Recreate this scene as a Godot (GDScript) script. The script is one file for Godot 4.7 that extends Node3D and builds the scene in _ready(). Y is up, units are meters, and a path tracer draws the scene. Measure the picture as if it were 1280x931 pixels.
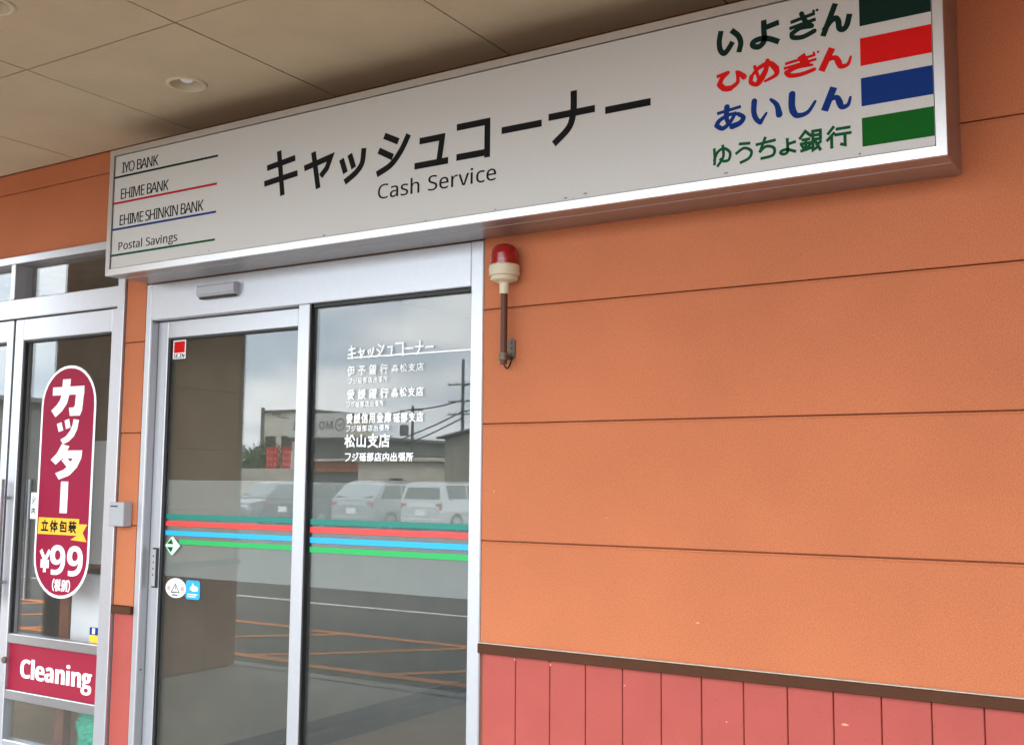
extends Node3D
# A cash corner beside a dry cleaner's, under the canopy of a shopping centre.
# The wall face is the plane z = 0, x runs along it, the car park lies towards +z.

var M := {}
var taken := {}
var rng := RandomNumberGenerator.new()

const EYE := Vector3(2.3572, 1.4568, 3.5459)
const CEIL := 3.166
const JOINT := 1.6839
const ROW := 0.455
const PANEL := 0.918
const PANEL0 := -2.636

# ------------------------------------------------------------------ lettering
# Each glyph is a set of pen strokes on a 100 x 100 square (xxyy, y downwards); ~ marks a curved stroke, w a pen width of its own (start-end).
const GLYPHS := {
	"キ": "0830 9020/0068 9958/4200 5699",
	"ャ": "0036 9918 8450 6666/3000 5099",
	"ッ": "0424 1660/3812 5048/~9200 8645 6275 2499",
	"シ": "2404 6020/0540 4258/~0096 4280 7550 9816",
	"ュ": "1603 8603 7690/0094 9994",
	"コ": "0006 9606 9699/0092 9692",
	"ー": "0050 9950",
	"ナ": "0042 9942/~5500 5440 4472 1299",
	"フ": "0808 9208/~9208 8245 5880 2099",
	"ジ": "1814 4426/0642 3254/~0896 4884 7452 8628/7202 8016/8800 9612",
	"カ": "0428 9028 8490 6694/~4400 4045 0499",
	"タ": "4000 0446/3616 9016 7256 2099/3440 6662",
	"|": "5000 5099",
	"い": "~1004 0440 0878 2497 4084 5562/~6208 8433 9465 8896",
	"よ": "5024 9815/~4800 4840 4974 4090 2498 0488 0673 3066 6572 9890",
	"ぎ": "w12 0430 8814/w12 0054 9038/~w16 4204 5436 7662/~w16 7662 3860 0876/~w16 0876 1292 4598 8484/w8 8000 8609/w8 9200 9807",
	"ん": "4600 0499/~1080 2858 4848 5962 6288 7697 9084 9952",
	"ひ": "w16 0022 4410/~w16-26 4212 2036 1066/~w26 1066 2892 5096/~w22-12 5096 7474 7644 7216/~w12-26 7216 8226 9850",
	"め": "~w14 1816 2650 3690/~w18-26 6400 5646 3488/~w18 4872 2899 0486 0658/~w12-26 0658 3226 7014 9444/~w26-10 9444 9472 5492",
	"ぐ": "w12 0432 8816/w12 0054 9038/w34 4804 6460/~w12-22 7862 3660 0876/~w22-16 0876 1894 4898 8486/w9 8200 8512/w9 9400 9610",
	"む": "w28 4400 1099/~w12-26 1674 3650 5450 6272/~w26-10 6272 7094 9090 9958",
	"あ": "w13 0426 9012/~w24-16 4004 3850 4684/~w14-20 7038 5076 2498 0280/~w20-12 0280 1458 5040 8044/~w16-24 8044 9864 8686 5896",
	"ぃ": "~w23-18 1000 0848 1680 3099/~w18-9 3099 4082 5262/~w12-26 6806 8834 9678",
	"し": "~w26 1400 1248 1676/~w26-11 1676 3298 7092 9950",
	"ゆ": "~0412 0656 0488/~0466 2230 6014 9540 8876 5880 4068/~5400 5656 2499",
	"う": "2606 8010/~0450 5030 9250 8082 3099",
	"ち": "0026 9818/~4600 1862/~1862 5242 9456 8890 2698",
	"ょ": "5234 9826/~4800 5062 4690 2298 0288 1074 4670 9890",
	"銀": "2400 0030/2400 4824/1240 4040/0458 4858/2640 2690/0692 4884/0866 1682/4466 3682/5806 9206 9246/5806 5896 7686/5826 9226/5846 9246/6446 9098/9260 7674",
	"行": "2600 0428/2830 0060/1848 1899/4212 9512/3640 9940/7640 7696 6090",
	"伊": "2800 0048/1830 1899/3408 9008 9072/3040 9940/3472 9072/6008 5270 3299",
	"予": "1806 8206 5234/3424 6640/0546 9546 8264/5046 5094 3888",
	"森": "2016 8016/5000 5044/4816 2040/5216 8040/0262 4662/2446 2499/2462 0290/2662 4686/5462 9862/7646 7699/7462 5490/7662 9988",
	"松": "0228 4428/2400 2499/2430 0272/2432 4456/6404 4640/7604 9940/6648 4890 9284/8466 9696",
	"支": "0620 9420/5000 5044/1644 8044/8044 6070 3088 0699/2450 5076 9699",
	"店": "5000 5014/1014 9814/1014 1056 0099/5622 5662/5638 9038/3062 8662/3062 3098/8662 8698/3092 8692",
	"砥": "0208 4408/2408 0258/1444 1492/1444 4044 4092/1488 4088/9402 5814/5810 5888 7478/5844 9844/7612 8670 9894/5696 8096",
	"部": "2600 2612/0214 5014/1422 2038/4022 3438/0042 5242/1056 1098/1056 4456 4498/1092 4492/6206 6299/6206 9406 7846 9664 8882 7084",
	"出": "5000 5094/1812 1846 8246/8212 8246/0656 0694 9494/9456 9499",
	"張": "0608 3808 3832 0832 0856 3856 3890 2296/5404 5456/5404 9404/5420 9020/5438 9038/4456 9956/5656 5696 7086/9064 7876/6656 9899",
	"所": "0408 4808/1024 4424 4448/1024 1060 0099/1048 4448/9404 5816/5814 5860 4699/5842 9942/7842 7899",
	"愛": "8402 1410/1818 2430/4616 5028/8214 7228/0644 0634 9634 9044/1850 1060/3048 3664 6264 6852/5042 6052/8048 9058/4066 1882/3274 7874 1899/4280 9299",
	"媛": "2000 0870 3899/3626 2072 0499/0228 4028/9202 5010/5016 5626/7014 7424/9412 8426/4834 9634/4450 9850/6634 6062 4499/5866 9066 5099/6272 9899",
	"信": "2800 0048/1830 1899/6202 6612/3818 9818/4834 9034/4850 9050/4664 4698/4664 9264 9298/4694 9294",
	"用": "1606 1660 0499/1606 8806 8892 7896/1634 8834/1662 8862/5006 5096",
	"金": "5000 0440/5000 9640/2838 7238/1058 9058/5038 5092/2466 3484/7666 6684/0694 9494",
	"庫": "5000 5012/1012 9812/1012 1060 0099/2826 9826/3638 3672/3638 9038 9072/3654 9054/3672 9072/2484 9984/6220 6299",
	"山": "5002 5090/1030 1090 9090/9030 9096",
	"内": "0620 0699/0620 9420 9490 8096/5000 5024 4850 2474/5040 7670",
	"立": "5000 5020/1022 9022/2834 3678/7232 6278/0290 9890",
	"体": "2600 0248/1630 1699/3024 9824/6400 6499/6224 3072/6624 9872/4676 8276",
	"包": "3000 0838/2016 9016 9060 7866/1840 5840 5862/1862 5862/1840 1892 9492 9476",
	"装": "2600 2648/0610 1622/0244 2634/3614 9814/6600 6640/4240 9240/5046 5056/0456 9656/5456 0282/3470 3296 5286/8458 6672/5458 9499",
	"税": "4004 0812/0228 4628/2410 2499/2432 0270/2636 4456/5404 6218/9200 8218/5424 5450 9250 9224 5424/6250 4499/8050 8092 9892 9880",
	"別": "0806 0838 4438 4406 0806/0452 4652 4292 3094/2438 0299/6410 6474/9204 9290 8096",
	"(": "~9000 5020 3550 5080 9099",
	")": "~1000 5020 6550 5080 1099",
	"¥": "0400 5044 9600/5044 5099/1454 8654/1474 8674",
	"9": "~8240 7058 4262 1454 0434 1210 4202 7206 9424 9662 8290 5499 2096 0680",
}

# ------------------------------------------------------------------ helpers
func numbered(called: String) -> String:
	if not taken.has(called):
		taken[called] = 0
		return called
	taken[called] += 1
	return "%s_%03d" % [called, taken[called]]

func tag(o: Node, label: String, category: String, group := "") -> Node:
	o.set_meta("label", label)
	o.set_meta("category", category)
	if group != "":
		o.set_meta("group", group)
	return o

func thing(called: String, label: String, category: String, at := Vector3.ZERO, group := "", turn := 0.0) -> Node3D:
	var o := Node3D.new()
	o.name = numbered(called)
	add_child(o)
	o.position = at
	o.rotation.y = turn
	tag(o, label, category, group)
	return o

func setting(called: String) -> Node3D:
	var o := Node3D.new()
	o.name = numbered(called)
	add_child(o)
	o.set_meta("kind", "structure")
	return o

func mesh(st: SurfaceTool) -> ArrayMesh:
	return st.commit()

func part(parent: Node, called: String, st, m: Material, label := "") -> MeshInstance3D:
	var o := MeshInstance3D.new()
	o.mesh = st if st is Mesh else (st as SurfaceTool).commit()
	o.material_override = m
	o.name = called if parent != self else numbered(called)
	parent.add_child(o, true)
	if label != "":
		o.set_meta("label", label)
	return o

func tool() -> SurfaceTool:
	var st := SurfaceTool.new()
	st.begin(Mesh.PRIMITIVE_TRIANGLES)
	return st

# a flat convex face; out points to its front side
func face(st: SurfaceTool, pts: Array, out: Vector3) -> void:
	var n: Vector3 = (pts[1] - pts[0]).cross(pts[2] - pts[0]).normalized()
	var flip := n.dot(out) < 0.0
	if flip:
		n = -n
	for i in range(1, pts.size() - 1):
		st.set_normal(n); st.add_vertex(pts[0])
		st.set_normal(n); st.add_vertex(pts[i] if flip else pts[i + 1])
		st.set_normal(n); st.add_vertex(pts[i + 1] if flip else pts[i])

# box from corner a to corner b, its edges chamfered by c
func bx(st: SurfaceTool, a: Vector3, b: Vector3, c := 0.0) -> SurfaceTool:
	var lo := Vector3(minf(a.x, b.x), minf(a.y, b.y), minf(a.z, b.z))
	var hi := Vector3(maxf(a.x, b.x), maxf(a.y, b.y), maxf(a.z, b.z))
	var mid := (lo + hi) / 2.0
	var h := (hi - lo) / 2.0
	c = minf(c, minf(h.x, minf(h.y, h.z)) * 0.8)
	for ax in 3:
		var u := (ax + 1) % 3
		var v := (ax + 2) % 3
		for s in [-1.0, 1.0]:
			var q := []
			for k in [[-1, -1], [1, -1], [1, 1], [-1, 1]]:
				var p := Vector3.ZERO
				p[ax] = s * h[ax]; p[u] = k[0] * (h[u] - c); p[v] = k[1] * (h[v] - c)
				q.append(mid + p)
			var out := Vector3.ZERO
			out[ax] = s
			face(st, q, out)
		if c > 0.0:
			for su in [-1.0, 1.0]:
				for sv in [-1.0, 1.0]:
					var q2 := []
					for k in [[-1, 0], [1, 0], [1, 1], [-1, 1]]:
						var p2 := Vector3.ZERO
						p2[ax] = k[0] * (h[ax] - c)
						p2[u] = su * (h[u] if k[1] == 0 else h[u] - c)
						p2[v] = sv * (h[v] - c if k[1] == 0 else h[v])
						q2.append(mid + p2)
					var out2 := Vector3.ZERO
					out2[u] = su; out2[v] = sv
					face(st, q2, out2)
	if c > 0.0:
		for sx in [-1.0, 1.0]:
			for sy in [-1.0, 1.0]:
				for sz in [-1.0, 1.0]:
					var s3 := Vector3(sx, sy, sz)
					face(st, [mid + s3 * Vector3(h.x, h.y - c, h.z - c), mid + s3 * Vector3(h.x - c, h.y, h.z - c), mid + s3 * Vector3(h.x - c, h.y - c, h.z)], s3)
	return st

func box(parent: Node, called: String, a: Vector3, b: Vector3, m: Material, c := 0.003, label := "") -> MeshInstance3D:
	return part(parent, called, bx(tool(), a, b, c), m, label)

# a profile of [radius, height] pairs turned round an axis through "at"
func lathe(st: SurfaceTool, at: Vector3, prof: Array, seg := 28, up := Vector3.UP) -> SurfaceTool:
	var side := up.cross(Vector3.RIGHT if absf(up.x) < 0.9 else Vector3.FORWARD).normalized()
	var fwd := up.cross(side).normalized()
	for i in prof.size() - 1:
		var r0: float = prof[i][0]
		var r1: float = prof[i + 1][0]
		var y0: float = prof[i][1]
		var y1: float = prof[i + 1][1]
		var slope := Vector2(y1 - y0, r0 - r1).normalized()
		for k in seg:
			var d := []
			var n := []
			for j in 2:
				var a := TAU * (k + j) / seg
				d.append(side * cos(a) + fwd * sin(a))
				n.append((d[j] * slope.x + up * slope.y).normalized())
			var q := [at + d[0] * r0 + up * y0, at + d[1] * r0 + up * y0, at + d[1] * r1 + up * y1, at + d[0] * r1 + up * y1]
			var qn := [n[0], n[1], n[1], n[0]]
			var order := [0, 1, 2, 0, 2, 3]
			var fn: Vector3 = (q[2] - q[0]).cross(q[3] - q[1])
			if fn.dot(n[0] + n[1]) > 0.0:
				order = [0, 2, 1, 0, 3, 2]
			for t in order:
				st.set_normal(qn[t]); st.add_vertex(q[t])
	return st

# a round bar along a path
func tube(st: SurfaceTool, pts: Array, r: float, seg := 8) -> SurfaceTool:
	var rings := []
	for i in pts.size():
		var t: Vector3 = (pts[mini(i + 1, pts.size() - 1)] - pts[maxi(i - 1, 0)]).normalized()
		var u := t.cross(Vector3.UP if absf(t.y) < 0.95 else Vector3.RIGHT).normalized()
		var v := t.cross(u).normalized()
		var ring := []
		for k in seg:
			var a := TAU * k / seg
			ring.append([pts[i] + (u * cos(a) + v * sin(a)) * r, u * cos(a) + v * sin(a)])
		rings.append(ring)
	for i in rings.size() - 1:
		for k in seg:
			var a = rings[i][k]
			var b = rings[i][(k + 1) % seg]
			var c = rings[i + 1][(k + 1) % seg]
			var d = rings[i + 1][k]
			var q := [a, b, c, a, c, d]
			if ((b[0] - a[0]).cross(d[0] - a[0])).dot(a[1]) > 0.0:
				q = [a, c, b, a, d, c]
			for t in q:
				st.set_normal(t[1]); st.add_vertex(t[0])
	for e in [0, rings.size() - 1]:
		var ring2 := []
		for k in seg:
			ring2.append(rings[e][k][0])
		face(st, ring2, (pts[0] - pts[1]) if e == 0 else (pts[e] - pts[e - 1]))
	return st

# an outline in x and y, raised from z0 to z1
func plate(st: SurfaceTool, outline: PackedVector2Array, z0: float, z1: float) -> SurfaceTool:
	var tri := Geometry2D.triangulate_polygon(outline)
	for i in range(0, tri.size(), 3):
		var q := []
		for j in 3:
			q.append(Vector3(outline[tri[i + j]].x, outline[tri[i + j]].y, z1))
		face(st, q, Vector3.BACK)
		if z1 > z0:
			face(st, q.map(func(v): return Vector3(v.x, v.y, z0)), Vector3.FORWARD)
	if z1 > z0:
		var mid := Vector2.ZERO
		for v in outline:
			mid += v
		var ccw := not Geometry2D.is_polygon_clockwise(outline)
		for i in outline.size():
			var a := outline[i]
			var b := outline[(i + 1) % outline.size()]
			var nn := Vector3(b.y - a.y, a.x - b.x, 0) * (1.0 if ccw else -1.0)
			if a.distance_to(b) > 1e-6:
				face(st, [Vector3(a.x, a.y, z0), Vector3(b.x, b.y, z0), Vector3(b.x, b.y, z1), Vector3(a.x, a.y, z1)], nn)
	return st

func smooth(p: Array) -> Array:
	var out := []
	for i in p.size() - 1:
		var a: Vector2 = p[maxi(i - 1, 0)]
		var b: Vector2 = p[i]
		var c: Vector2 = p[i + 1]
		var d: Vector2 = p[mini(i + 2, p.size() - 1)]
		for k in 6:
			out.append(b.cubic_interpolate(c, a, d, k / 6.0))
	out.append(p[p.size() - 1])
	return out

# one pen stroke as a flat ribbon facing +z
func stroke(st: SurfaceTool, p: Array, w0: float, w1: float, z: float) -> void:
	var l := []
	var r := []
	for i in p.size():
		var d0: Vector2 = (p[i] - p[maxi(i - 1, 0)]).normalized()
		var d1: Vector2 = (p[mini(i + 1, p.size() - 1)] - p[i]).normalized()
		if i == 0:
			d0 = d1
		if i == p.size() - 1:
			d1 = d0
		var t := (d0 + d1).normalized()
		if t.length() < 0.5:
			t = d0
		var n := Vector2(-t.y, t.x)
		var stretch := 1.0 / maxf(0.45, n.dot(Vector2(-d0.y, d0.x)))
		var w := lerpf(w0, w1, float(i) / maxf(1.0, p.size() - 1)) * 0.5 * stretch
		l.append(p[i] + n * w)
		r.append(p[i] - n * w)
	for i in p.size() - 1:
		face(st, [Vector3(l[i].x, l[i].y, z), Vector3(r[i].x, r[i].y, z), Vector3(r[i + 1].x, r[i + 1].y, z)], Vector3.BACK)
		face(st, [Vector3(l[i].x, l[i].y, z), Vector3(r[i + 1].x, r[i + 1].y, z), Vector3(l[i + 1].x, l[i + 1].y, z)], Vector3.BACK)

# one glyph filling the rectangle x0..x1, y0..y1 (metres), pen width w
func glyph(st: SurfaceTool, ch: String, x0: float, x1: float, y0: float, y1: float, w: float, z: float) -> void:
	if not GLYPHS.has(ch):
		return
	var n := 0
	for s in (GLYPHS[ch] as String).split("/"):
		var curved := s.begins_with("~")
		var w0 := w
		var w1 := w
		var pts := []
		for tok in s.trim_prefix("~").split(" "):
			if tok.begins_with("w"):
				var ww := tok.substr(1).split("-")
				w0 = float(ww[0]) / 100.0 * (y1 - y0)
				w1 = float(ww[ww.size() - 1]) / 100.0 * (y1 - y0)
			else:
				var v := int(tok)
				pts.append(Vector2(lerpf(x0 + w / 2, x1 - w / 2, (v / 100) / 99.0), lerpf(y1 - w / 2, y0 + w / 2, (v % 100) / 99.0)))
		if curved:
			pts = smooth(pts)
		if pts.size() > 1 and not s.contains("w"):
			pts[0] += (pts[0] - pts[1]).normalized() * w * 0.42
			var e: int = pts.size() - 1
			pts[e] += (pts[e] - pts[e - 1]).normalized() * w * 0.42
		stroke(st, pts, w0, w1, z + n * 0.00006)
		if curved and s.contains("w"):
			for q in [[pts[0], w0], [pts[pts.size() - 1], w1]]:
				var cap := []
				for k in 12:
					cap.append(Vector3(q[0].x + cos(TAU * k / 12) * q[1] * 0.5, q[0].y + sin(TAU * k / 12) * q[1] * 0.5, z + n * 0.00006 + 0.00003))
				face(st, cap, Vector3.BACK)
		n += 1

# a row of glyphs of equal size between x0 and x1
func row(st: SurfaceTool, text: String, x0: float, x1: float, y0: float, y1: float, w: float, z: float, gap := 0.1) -> void:
	var pitch := (x1 - x0) / (text.length() - gap)
	for i in text.length():
		var small := text[i] in "ャッュ"
		var a := x0 + (i + (0.08 if small else 0.0)) * pitch
		var b := x0 + (i + 1.0 - gap - (0.06 if small else 0.0)) * pitch
		glyph(st, text[i], a, b, y0, lerpf(y0, y1, 0.76) if small else y1, w, z)

# Latin lettering squeezed into a rectangle
func letters(parent: Node, called: String, text: String, x0: float, x1: float, y0: float, y1: float, z: float, m: Material, bold := false, tight := 0, serif := false) -> MeshInstance3D:
	var f := SystemFont.new()
	f.font_names = PackedStringArray(["Droid Serif" if serif else "Droid Sans"])
	f.font_weight = 700 if bold else 400
	var used: Font = f
	if tight != 0:
		var fv := FontVariation.new()
		fv.base_font = f
		fv.set_spacing(TextServer.SPACING_GLYPH, -tight)
		fv.set_spacing(TextServer.SPACING_SPACE, -tight)
		used = fv
	var t := TextMesh.new()
	t.font = used
	t.text = text
	t.font_size = 64
	t.pixel_size = 0.01
	t.depth = 0.02
	t.curve_step = 1.0
	var b := t.get_aabb()
	var o := part(parent, called, t, m)
	var sx := (x1 - x0) / b.size.x
	var sy := (y1 - y0) / b.size.y
	o.scale = Vector3(sx, sy, 0.05)
	o.position = Vector3(x0 - b.position.x * sx, y0 - b.position.y * sy, z)
	return o

# ------------------------------------------------------------------ materials
func noise_image(size: int, freq: float, lo: float, hi: float, sd: int, oct := 3, power := 1.0) -> Image:
	var n := FastNoiseLite.new()
	n.seed = sd
	n.frequency = freq
	n.fractal_octaves = oct
	var src := n.get_seamless_image(size, size)
	var data := src.get_data()
	var step := data.size() / (size * size)
	var out := PackedByteArray()
	out.resize(size * size)
	for i in size * size:
		out[i] = int(clampf(lerpf(lo, hi, pow(data[i * step] / 255.0, power)), 0, 1) * 255.0)
	return Image.create_from_data(size, size, false, Image.FORMAT_L8, out)

# scattered specks of grit
func sprinkle(im: Image, n: int, v: float, sd: int) -> void:
	var g := RandomNumberGenerator.new()
	g.seed = sd
	for k in n:
		var x := g.randi_range(1, im.get_width() - 3)
		var y := g.randi_range(1, im.get_height() - 3)
		var c := Color(v, v, v).lerp(Color.WHITE, g.randf() * 0.4)
		for i in g.randi_range(1, 2):
			for j in g.randi_range(1, 2):
				im.set_pixel(x + i, y + j, c)

func tex(im: Image) -> ImageTexture:
	var c := im.duplicate() as Image
	c.convert(Image.FORMAT_RGB8)
	return ImageTexture.create_from_image(c)

func bumps(im: Image, k: float) -> ImageTexture:
	var c := im.duplicate() as Image
	c.convert(Image.FORMAT_RGBA8)
	c.bump_map_to_normal_map(k)
	return ImageTexture.create_from_image(c)

func mat(called: String, c: Color, rough := 0.6, metal := 0.0, spec := 0.5) -> StandardMaterial3D:
	var m := StandardMaterial3D.new()
	m.resource_name = called
	m.albedo_color = c
	m.roughness = rough
	m.metallic = metal
	m.metallic_specular = spec
	M[called] = m
	return m

func grain(m: StandardMaterial3D, fine: Texture2D, tile: float, coarse: Texture2D = null, coarse_tile := 3.0, nrm: Texture2D = null, k := 0.5) -> StandardMaterial3D:
	m.uv1_triplanar = true
	m.uv1_world_triplanar = true
	m.uv1_scale = Vector3.ONE / tile
	m.albedo_texture = fine
	if nrm:
		m.normal_enabled = true
		m.normal_texture = nrm
		m.normal_scale = k
	if coarse:
		m.detail_enabled = true
		m.detail_blend_mode = BaseMaterial3D.BLEND_MODE_MUL
		m.detail_uv_layer = BaseMaterial3D.DETAIL_UV_2
		m.uv2_triplanar = true
		m.uv2_world_triplanar = true
		m.uv2_scale = Vector3.ONE / coarse_tile
		m.detail_albedo = coarse
	return m

func glassy(called: String, alpha: float, metal: float, spec := 0.5) -> StandardMaterial3D:
	var m := mat(called, Color(0.8, 0.86, 0.86, alpha), 0.0, metal, spec)
	m.transparency = BaseMaterial3D.TRANSPARENCY_ALPHA
	return m

func make_materials() -> void:
	var fine := noise_image(512, 0.16, 0.84, 1.0, 11, 2)
	var fine2 := noise_image(512, 0.2, 0.9, 1.0, 12, 2)
	var blotch := noise_image(256, 0.012, 0.9, 1.0, 13, 4)
	var streak := noise_image(256, 0.03, 0.9, 1.0, 14, 4)
	var tf := tex(fine)
	var tf2 := tex(fine2)
	var speck := noise_image(512, 0.3, 0.79, 1.0, 21, 3)
	sprinkle(speck, 500, 0.76, 31)
	var tg := tex(speck)
	var ng := bumps(speck, 3.0)
	var board := noise_image(512, 0.3, 0.92, 1.0, 22, 2)
	sprinkle(board, 260, 0.6, 32)
	var tc := tex(board)
	var tw := tex(noise_image(256, 0.02, 0.955, 1.0, 23, 4))
	var tq := tex(noise_image(256, 0.08, 0.98, 1.0, 15, 3))
	var tb := tex(blotch)
	var ts := tex(streak)
	var nf := bumps(fine, 6.0)
	var nf2 := bumps(fine2, 3.0)
	grain(mat("stucco", Color(0.815, 0.495, 0.345), 0.95, 0, 0.3), tg, 0.9, tw, 3.1, ng, 0.16)
	grain(mat("plank", Color(0.68, 0.315, 0.28), 0.65, 0, 0.4), tc, 0.7, tw, 0.9, ng, 0.12)
	grain(mat("brown_plank", Color(0.64, 0.41, 0.32), 0.6, 0, 0.4), tf2, 0.7, tb, 0.9)
	grain(mat("trim", Color(0.35, 0.22, 0.15), 0.65, 0, 0.25), tf, 0.5, tb, 0.6)
	grain(mat("rail_highlight", Color(0.84, 0.8, 0.74), 0.7), tf, 0.3, tb, 0.4)  # pale tone for the sky highlight painted along the dado rail
	grain(mat("ceiling", Color(0.79, 0.73, 0.625), 0.95, 0, 0.3), tc, 0.8, tw, 1.7, ng, 0.15)
	grain(mat("aluminium", Color(0.755, 0.765, 0.79), 0.42, 0.75), tq, 0.8)
	grain(mat("dull_aluminium", Color(0.66, 0.66, 0.67), 0.38, 0.85), tq, 0.8)
	grain(mat("sign_frame", Color(0.84, 0.84, 0.85), 0.36, 0.88), tq, 0.8)
	grain(mat("sign_white", Color(0.785, 0.783, 0.775), 0.4, 0, 0.5), tf2, 0.5)
	mat("grime", Color(0.4, 0.38, 0.35), 0.9)
	mat("chip", Color(0.83, 0.56, 0.46), 0.8)
	mat("gasket", Color(0.09, 0.095, 0.1), 0.5)
	mat("black", Color(0.07, 0.07, 0.075), 0.5)
	mat("ink", Color(0.06, 0.06, 0.065), 0.75, 0, 0.3)
	mat("dark_green", Color(0.02, 0.14, 0.115), 0.75, 0, 0.3)
	mat("red", Color(0.78, 0.06, 0.05), 0.75, 0, 0.3)
	mat("line_red", Color(0.65, 0.06, 0.12), 0.75, 0, 0.3)
	mat("blue", Color(0.03, 0.18, 0.45), 0.75, 0, 0.3)
	mat("green", Color(0.02, 0.34, 0.08), 0.75, 0, 0.3)
	mat("letter_green", Color(0.03, 0.3, 0.15), 0.75, 0, 0.3)
	mat("stripe_teal", Color(0.0, 0.47, 0.42), 0.4)
	mat("stripe_red", Color(0.9, 0.24, 0.23), 0.4)
	mat("stripe_cyan", Color(0.04, 0.66, 0.93), 0.4)
	mat("stripe_green", Color(0.06, 0.66, 0.33), 0.4)
	mat("vinyl_white", Color(0.93, 0.94, 0.95), 0.45)
	mat("crimson", Color(0.56, 0.09, 0.2), 0.6, 0, 0.35)
	mat("pink_red", Color(0.56, 0.07, 0.22), 0.7, 0, 0.3)
	mat("yellow", Color(0.95, 0.72, 0.13), 0.5)
	mat("pale_green", Color(0.78, 0.9, 0.82), 0.5)
	mat("sky_blue", Color(0.1, 0.62, 0.88), 0.5)
	mat("pale_red", Color(0.9, 0.6, 0.62), 0.5)
	mat("grey_plastic", Color(0.62, 0.63, 0.65), 0.4)
	mat("ivory", Color(0.77, 0.73, 0.63), 0.45)
	grain(mat("rusty_pole", Color(0.36, 0.19, 0.12), 0.6), tf, 0.12)
	mat("zinc", Color(0.4, 0.36, 0.31), 0.5, 0.4)
	glassy("glass", 0.006, 0.015)
	glassy("shop_glass", 0.004, 0.012)
	var film := mat("frost_film", Color(0.8, 0.85, 0.84, 0.13), 1.0, 0, 0.0)
	film.transparency = BaseMaterial3D.TRANSPARENCY_ALPHA
	var dome := mat("red_dome", Color(0.62, 0.02, 0.04, 0.72), 0.08)
	dome.transparency = BaseMaterial3D.TRANSPARENCY_ALPHA
	mat("mirror", Color(0.85, 0.85, 0.85), 0.15, 1.0)
	grain(mat("inner_wall", Color(0.54, 0.52, 0.43), 0.8), tf2, 0.8, tb, 1.3)
	grain(mat("inner_floor", Color(0.64, 0.52, 0.37), 0.5), tf, 0.8, tb, 1.3)
	grain(mat("inner_ceiling", Color(0.6, 0.59, 0.55), 0.9), tf2, 0.8)
	mat("shop_dark", Color(0.24, 0.22, 0.2), 0.8)
	grain(mat("shop_wall", Color(0.56, 0.53, 0.48), 0.8), tf2, 0.8, tb, 1.3)
	grain(mat("wood", Color(0.45, 0.27, 0.16), 0.6), tf, 0.5, ts, 0.4)
	mat("white_board", Color(0.85, 0.87, 0.88), 0.5)
	mat("green_cloth", Color(0.05, 0.55, 0.44), 0.6)
	grain(mat("asphalt", Color(0.37, 0.36, 0.345), 0.9), tf, 0.7, tb, 2.7, nf, 0.5)
	grain(mat("concrete", Color(0.78, 0.765, 0.735), 0.85), tf, 0.9, tb, 2.1, nf2, 0.3)
	grain(mat("road_orange", Color(0.95, 0.56, 0.22), 0.8), tf, 0.5, tb, 0.7)
	grain(mat("road_white", Color(0.94, 0.94, 0.93), 0.8), tf, 0.5, tb, 0.7)
	grain(mat("earth", Color(0.45, 0.45, 0.4), 1.0), tf, 2.0, tb, 9.0)
	grain(mat("pillar_tan", Color(0.82, 0.66, 0.46), 0.9), tf, 0.9, tb, 1.9, nf, 0.5)
	grain(mat("fascia", Color(0.72, 0.66, 0.58), 0.7), tf2, 0.8, tb, 1.5)
	grain(mat("shed_grey", Color(0.68, 0.67, 0.61), 0.7), tf2, 1.0, tb, 3.0)
	grain(mat("house_beige", Color(0.93, 0.9, 0.84), 0.9), tf2, 1.0, tb, 3.0)
	grain(mat("house_brown", Color(0.62, 0.34, 0.28), 0.9), tf2, 1.0, tb, 3.0)
	grain(mat("store_dark", Color(0.5, 0.51, 0.5), 0.8), tf2, 1.0, tb, 3.0)
	grain(mat("store_orange", Color(0.8, 0.45, 0.33), 0.8), tf2, 1.0, tb, 3.0)
	grain(mat("pole_grey", Color(0.42, 0.42, 0.41), 0.8), tf2, 0.6)
	mat("wire", Color(0.1, 0.1, 0.1), 0.7)
	var leaf := grain(mat("leaf", Color(0.2, 0.34, 0.15), 0.7), tf, 1.0)
	leaf.backlight = Color(0.1, 0.16, 0.05)
	mat("bark", Color(0.28, 0.22, 0.17), 0.9)
	for c in [["paint_dark", Color(0.16, 0.19, 0.23)], ["paint_silver", Color(0.58, 0.6, 0.61)], ["paint_white", Color(0.76, 0.77, 0.77)], ["paint_grey", Color(0.42, 0.44, 0.46)], ["paint_blue", Color(0.2, 0.3, 0.45)]]:
		var pm := mat(c[0], c[1], 0.35, 0.25)
		pm.clearcoat_enabled = true
		pm.clearcoat = 0.8
		pm.clearcoat_roughness = 0.05
	mat("car_glass", Color(0.04, 0.05, 0.055), 0.05)
	mat("tyre", Color(0.07, 0.07, 0.07), 0.9)
	mat("lamp_red", Color(0.6, 0.05, 0.05), 0.2)
	mat("lamp_clear", Color(0.8, 0.82, 0.84), 0.15)

# ------------------------------------------------------------------ scene
func _ready() -> void:
	rng.seed = 20240611
	set_view_and_light()
	make_materials()
	ground()
	canopy()
	facade()
	added_side_block()
	rooms()
	entrance()
	shop_front()
	sign_box()
	small_things()
	car_park()

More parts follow.
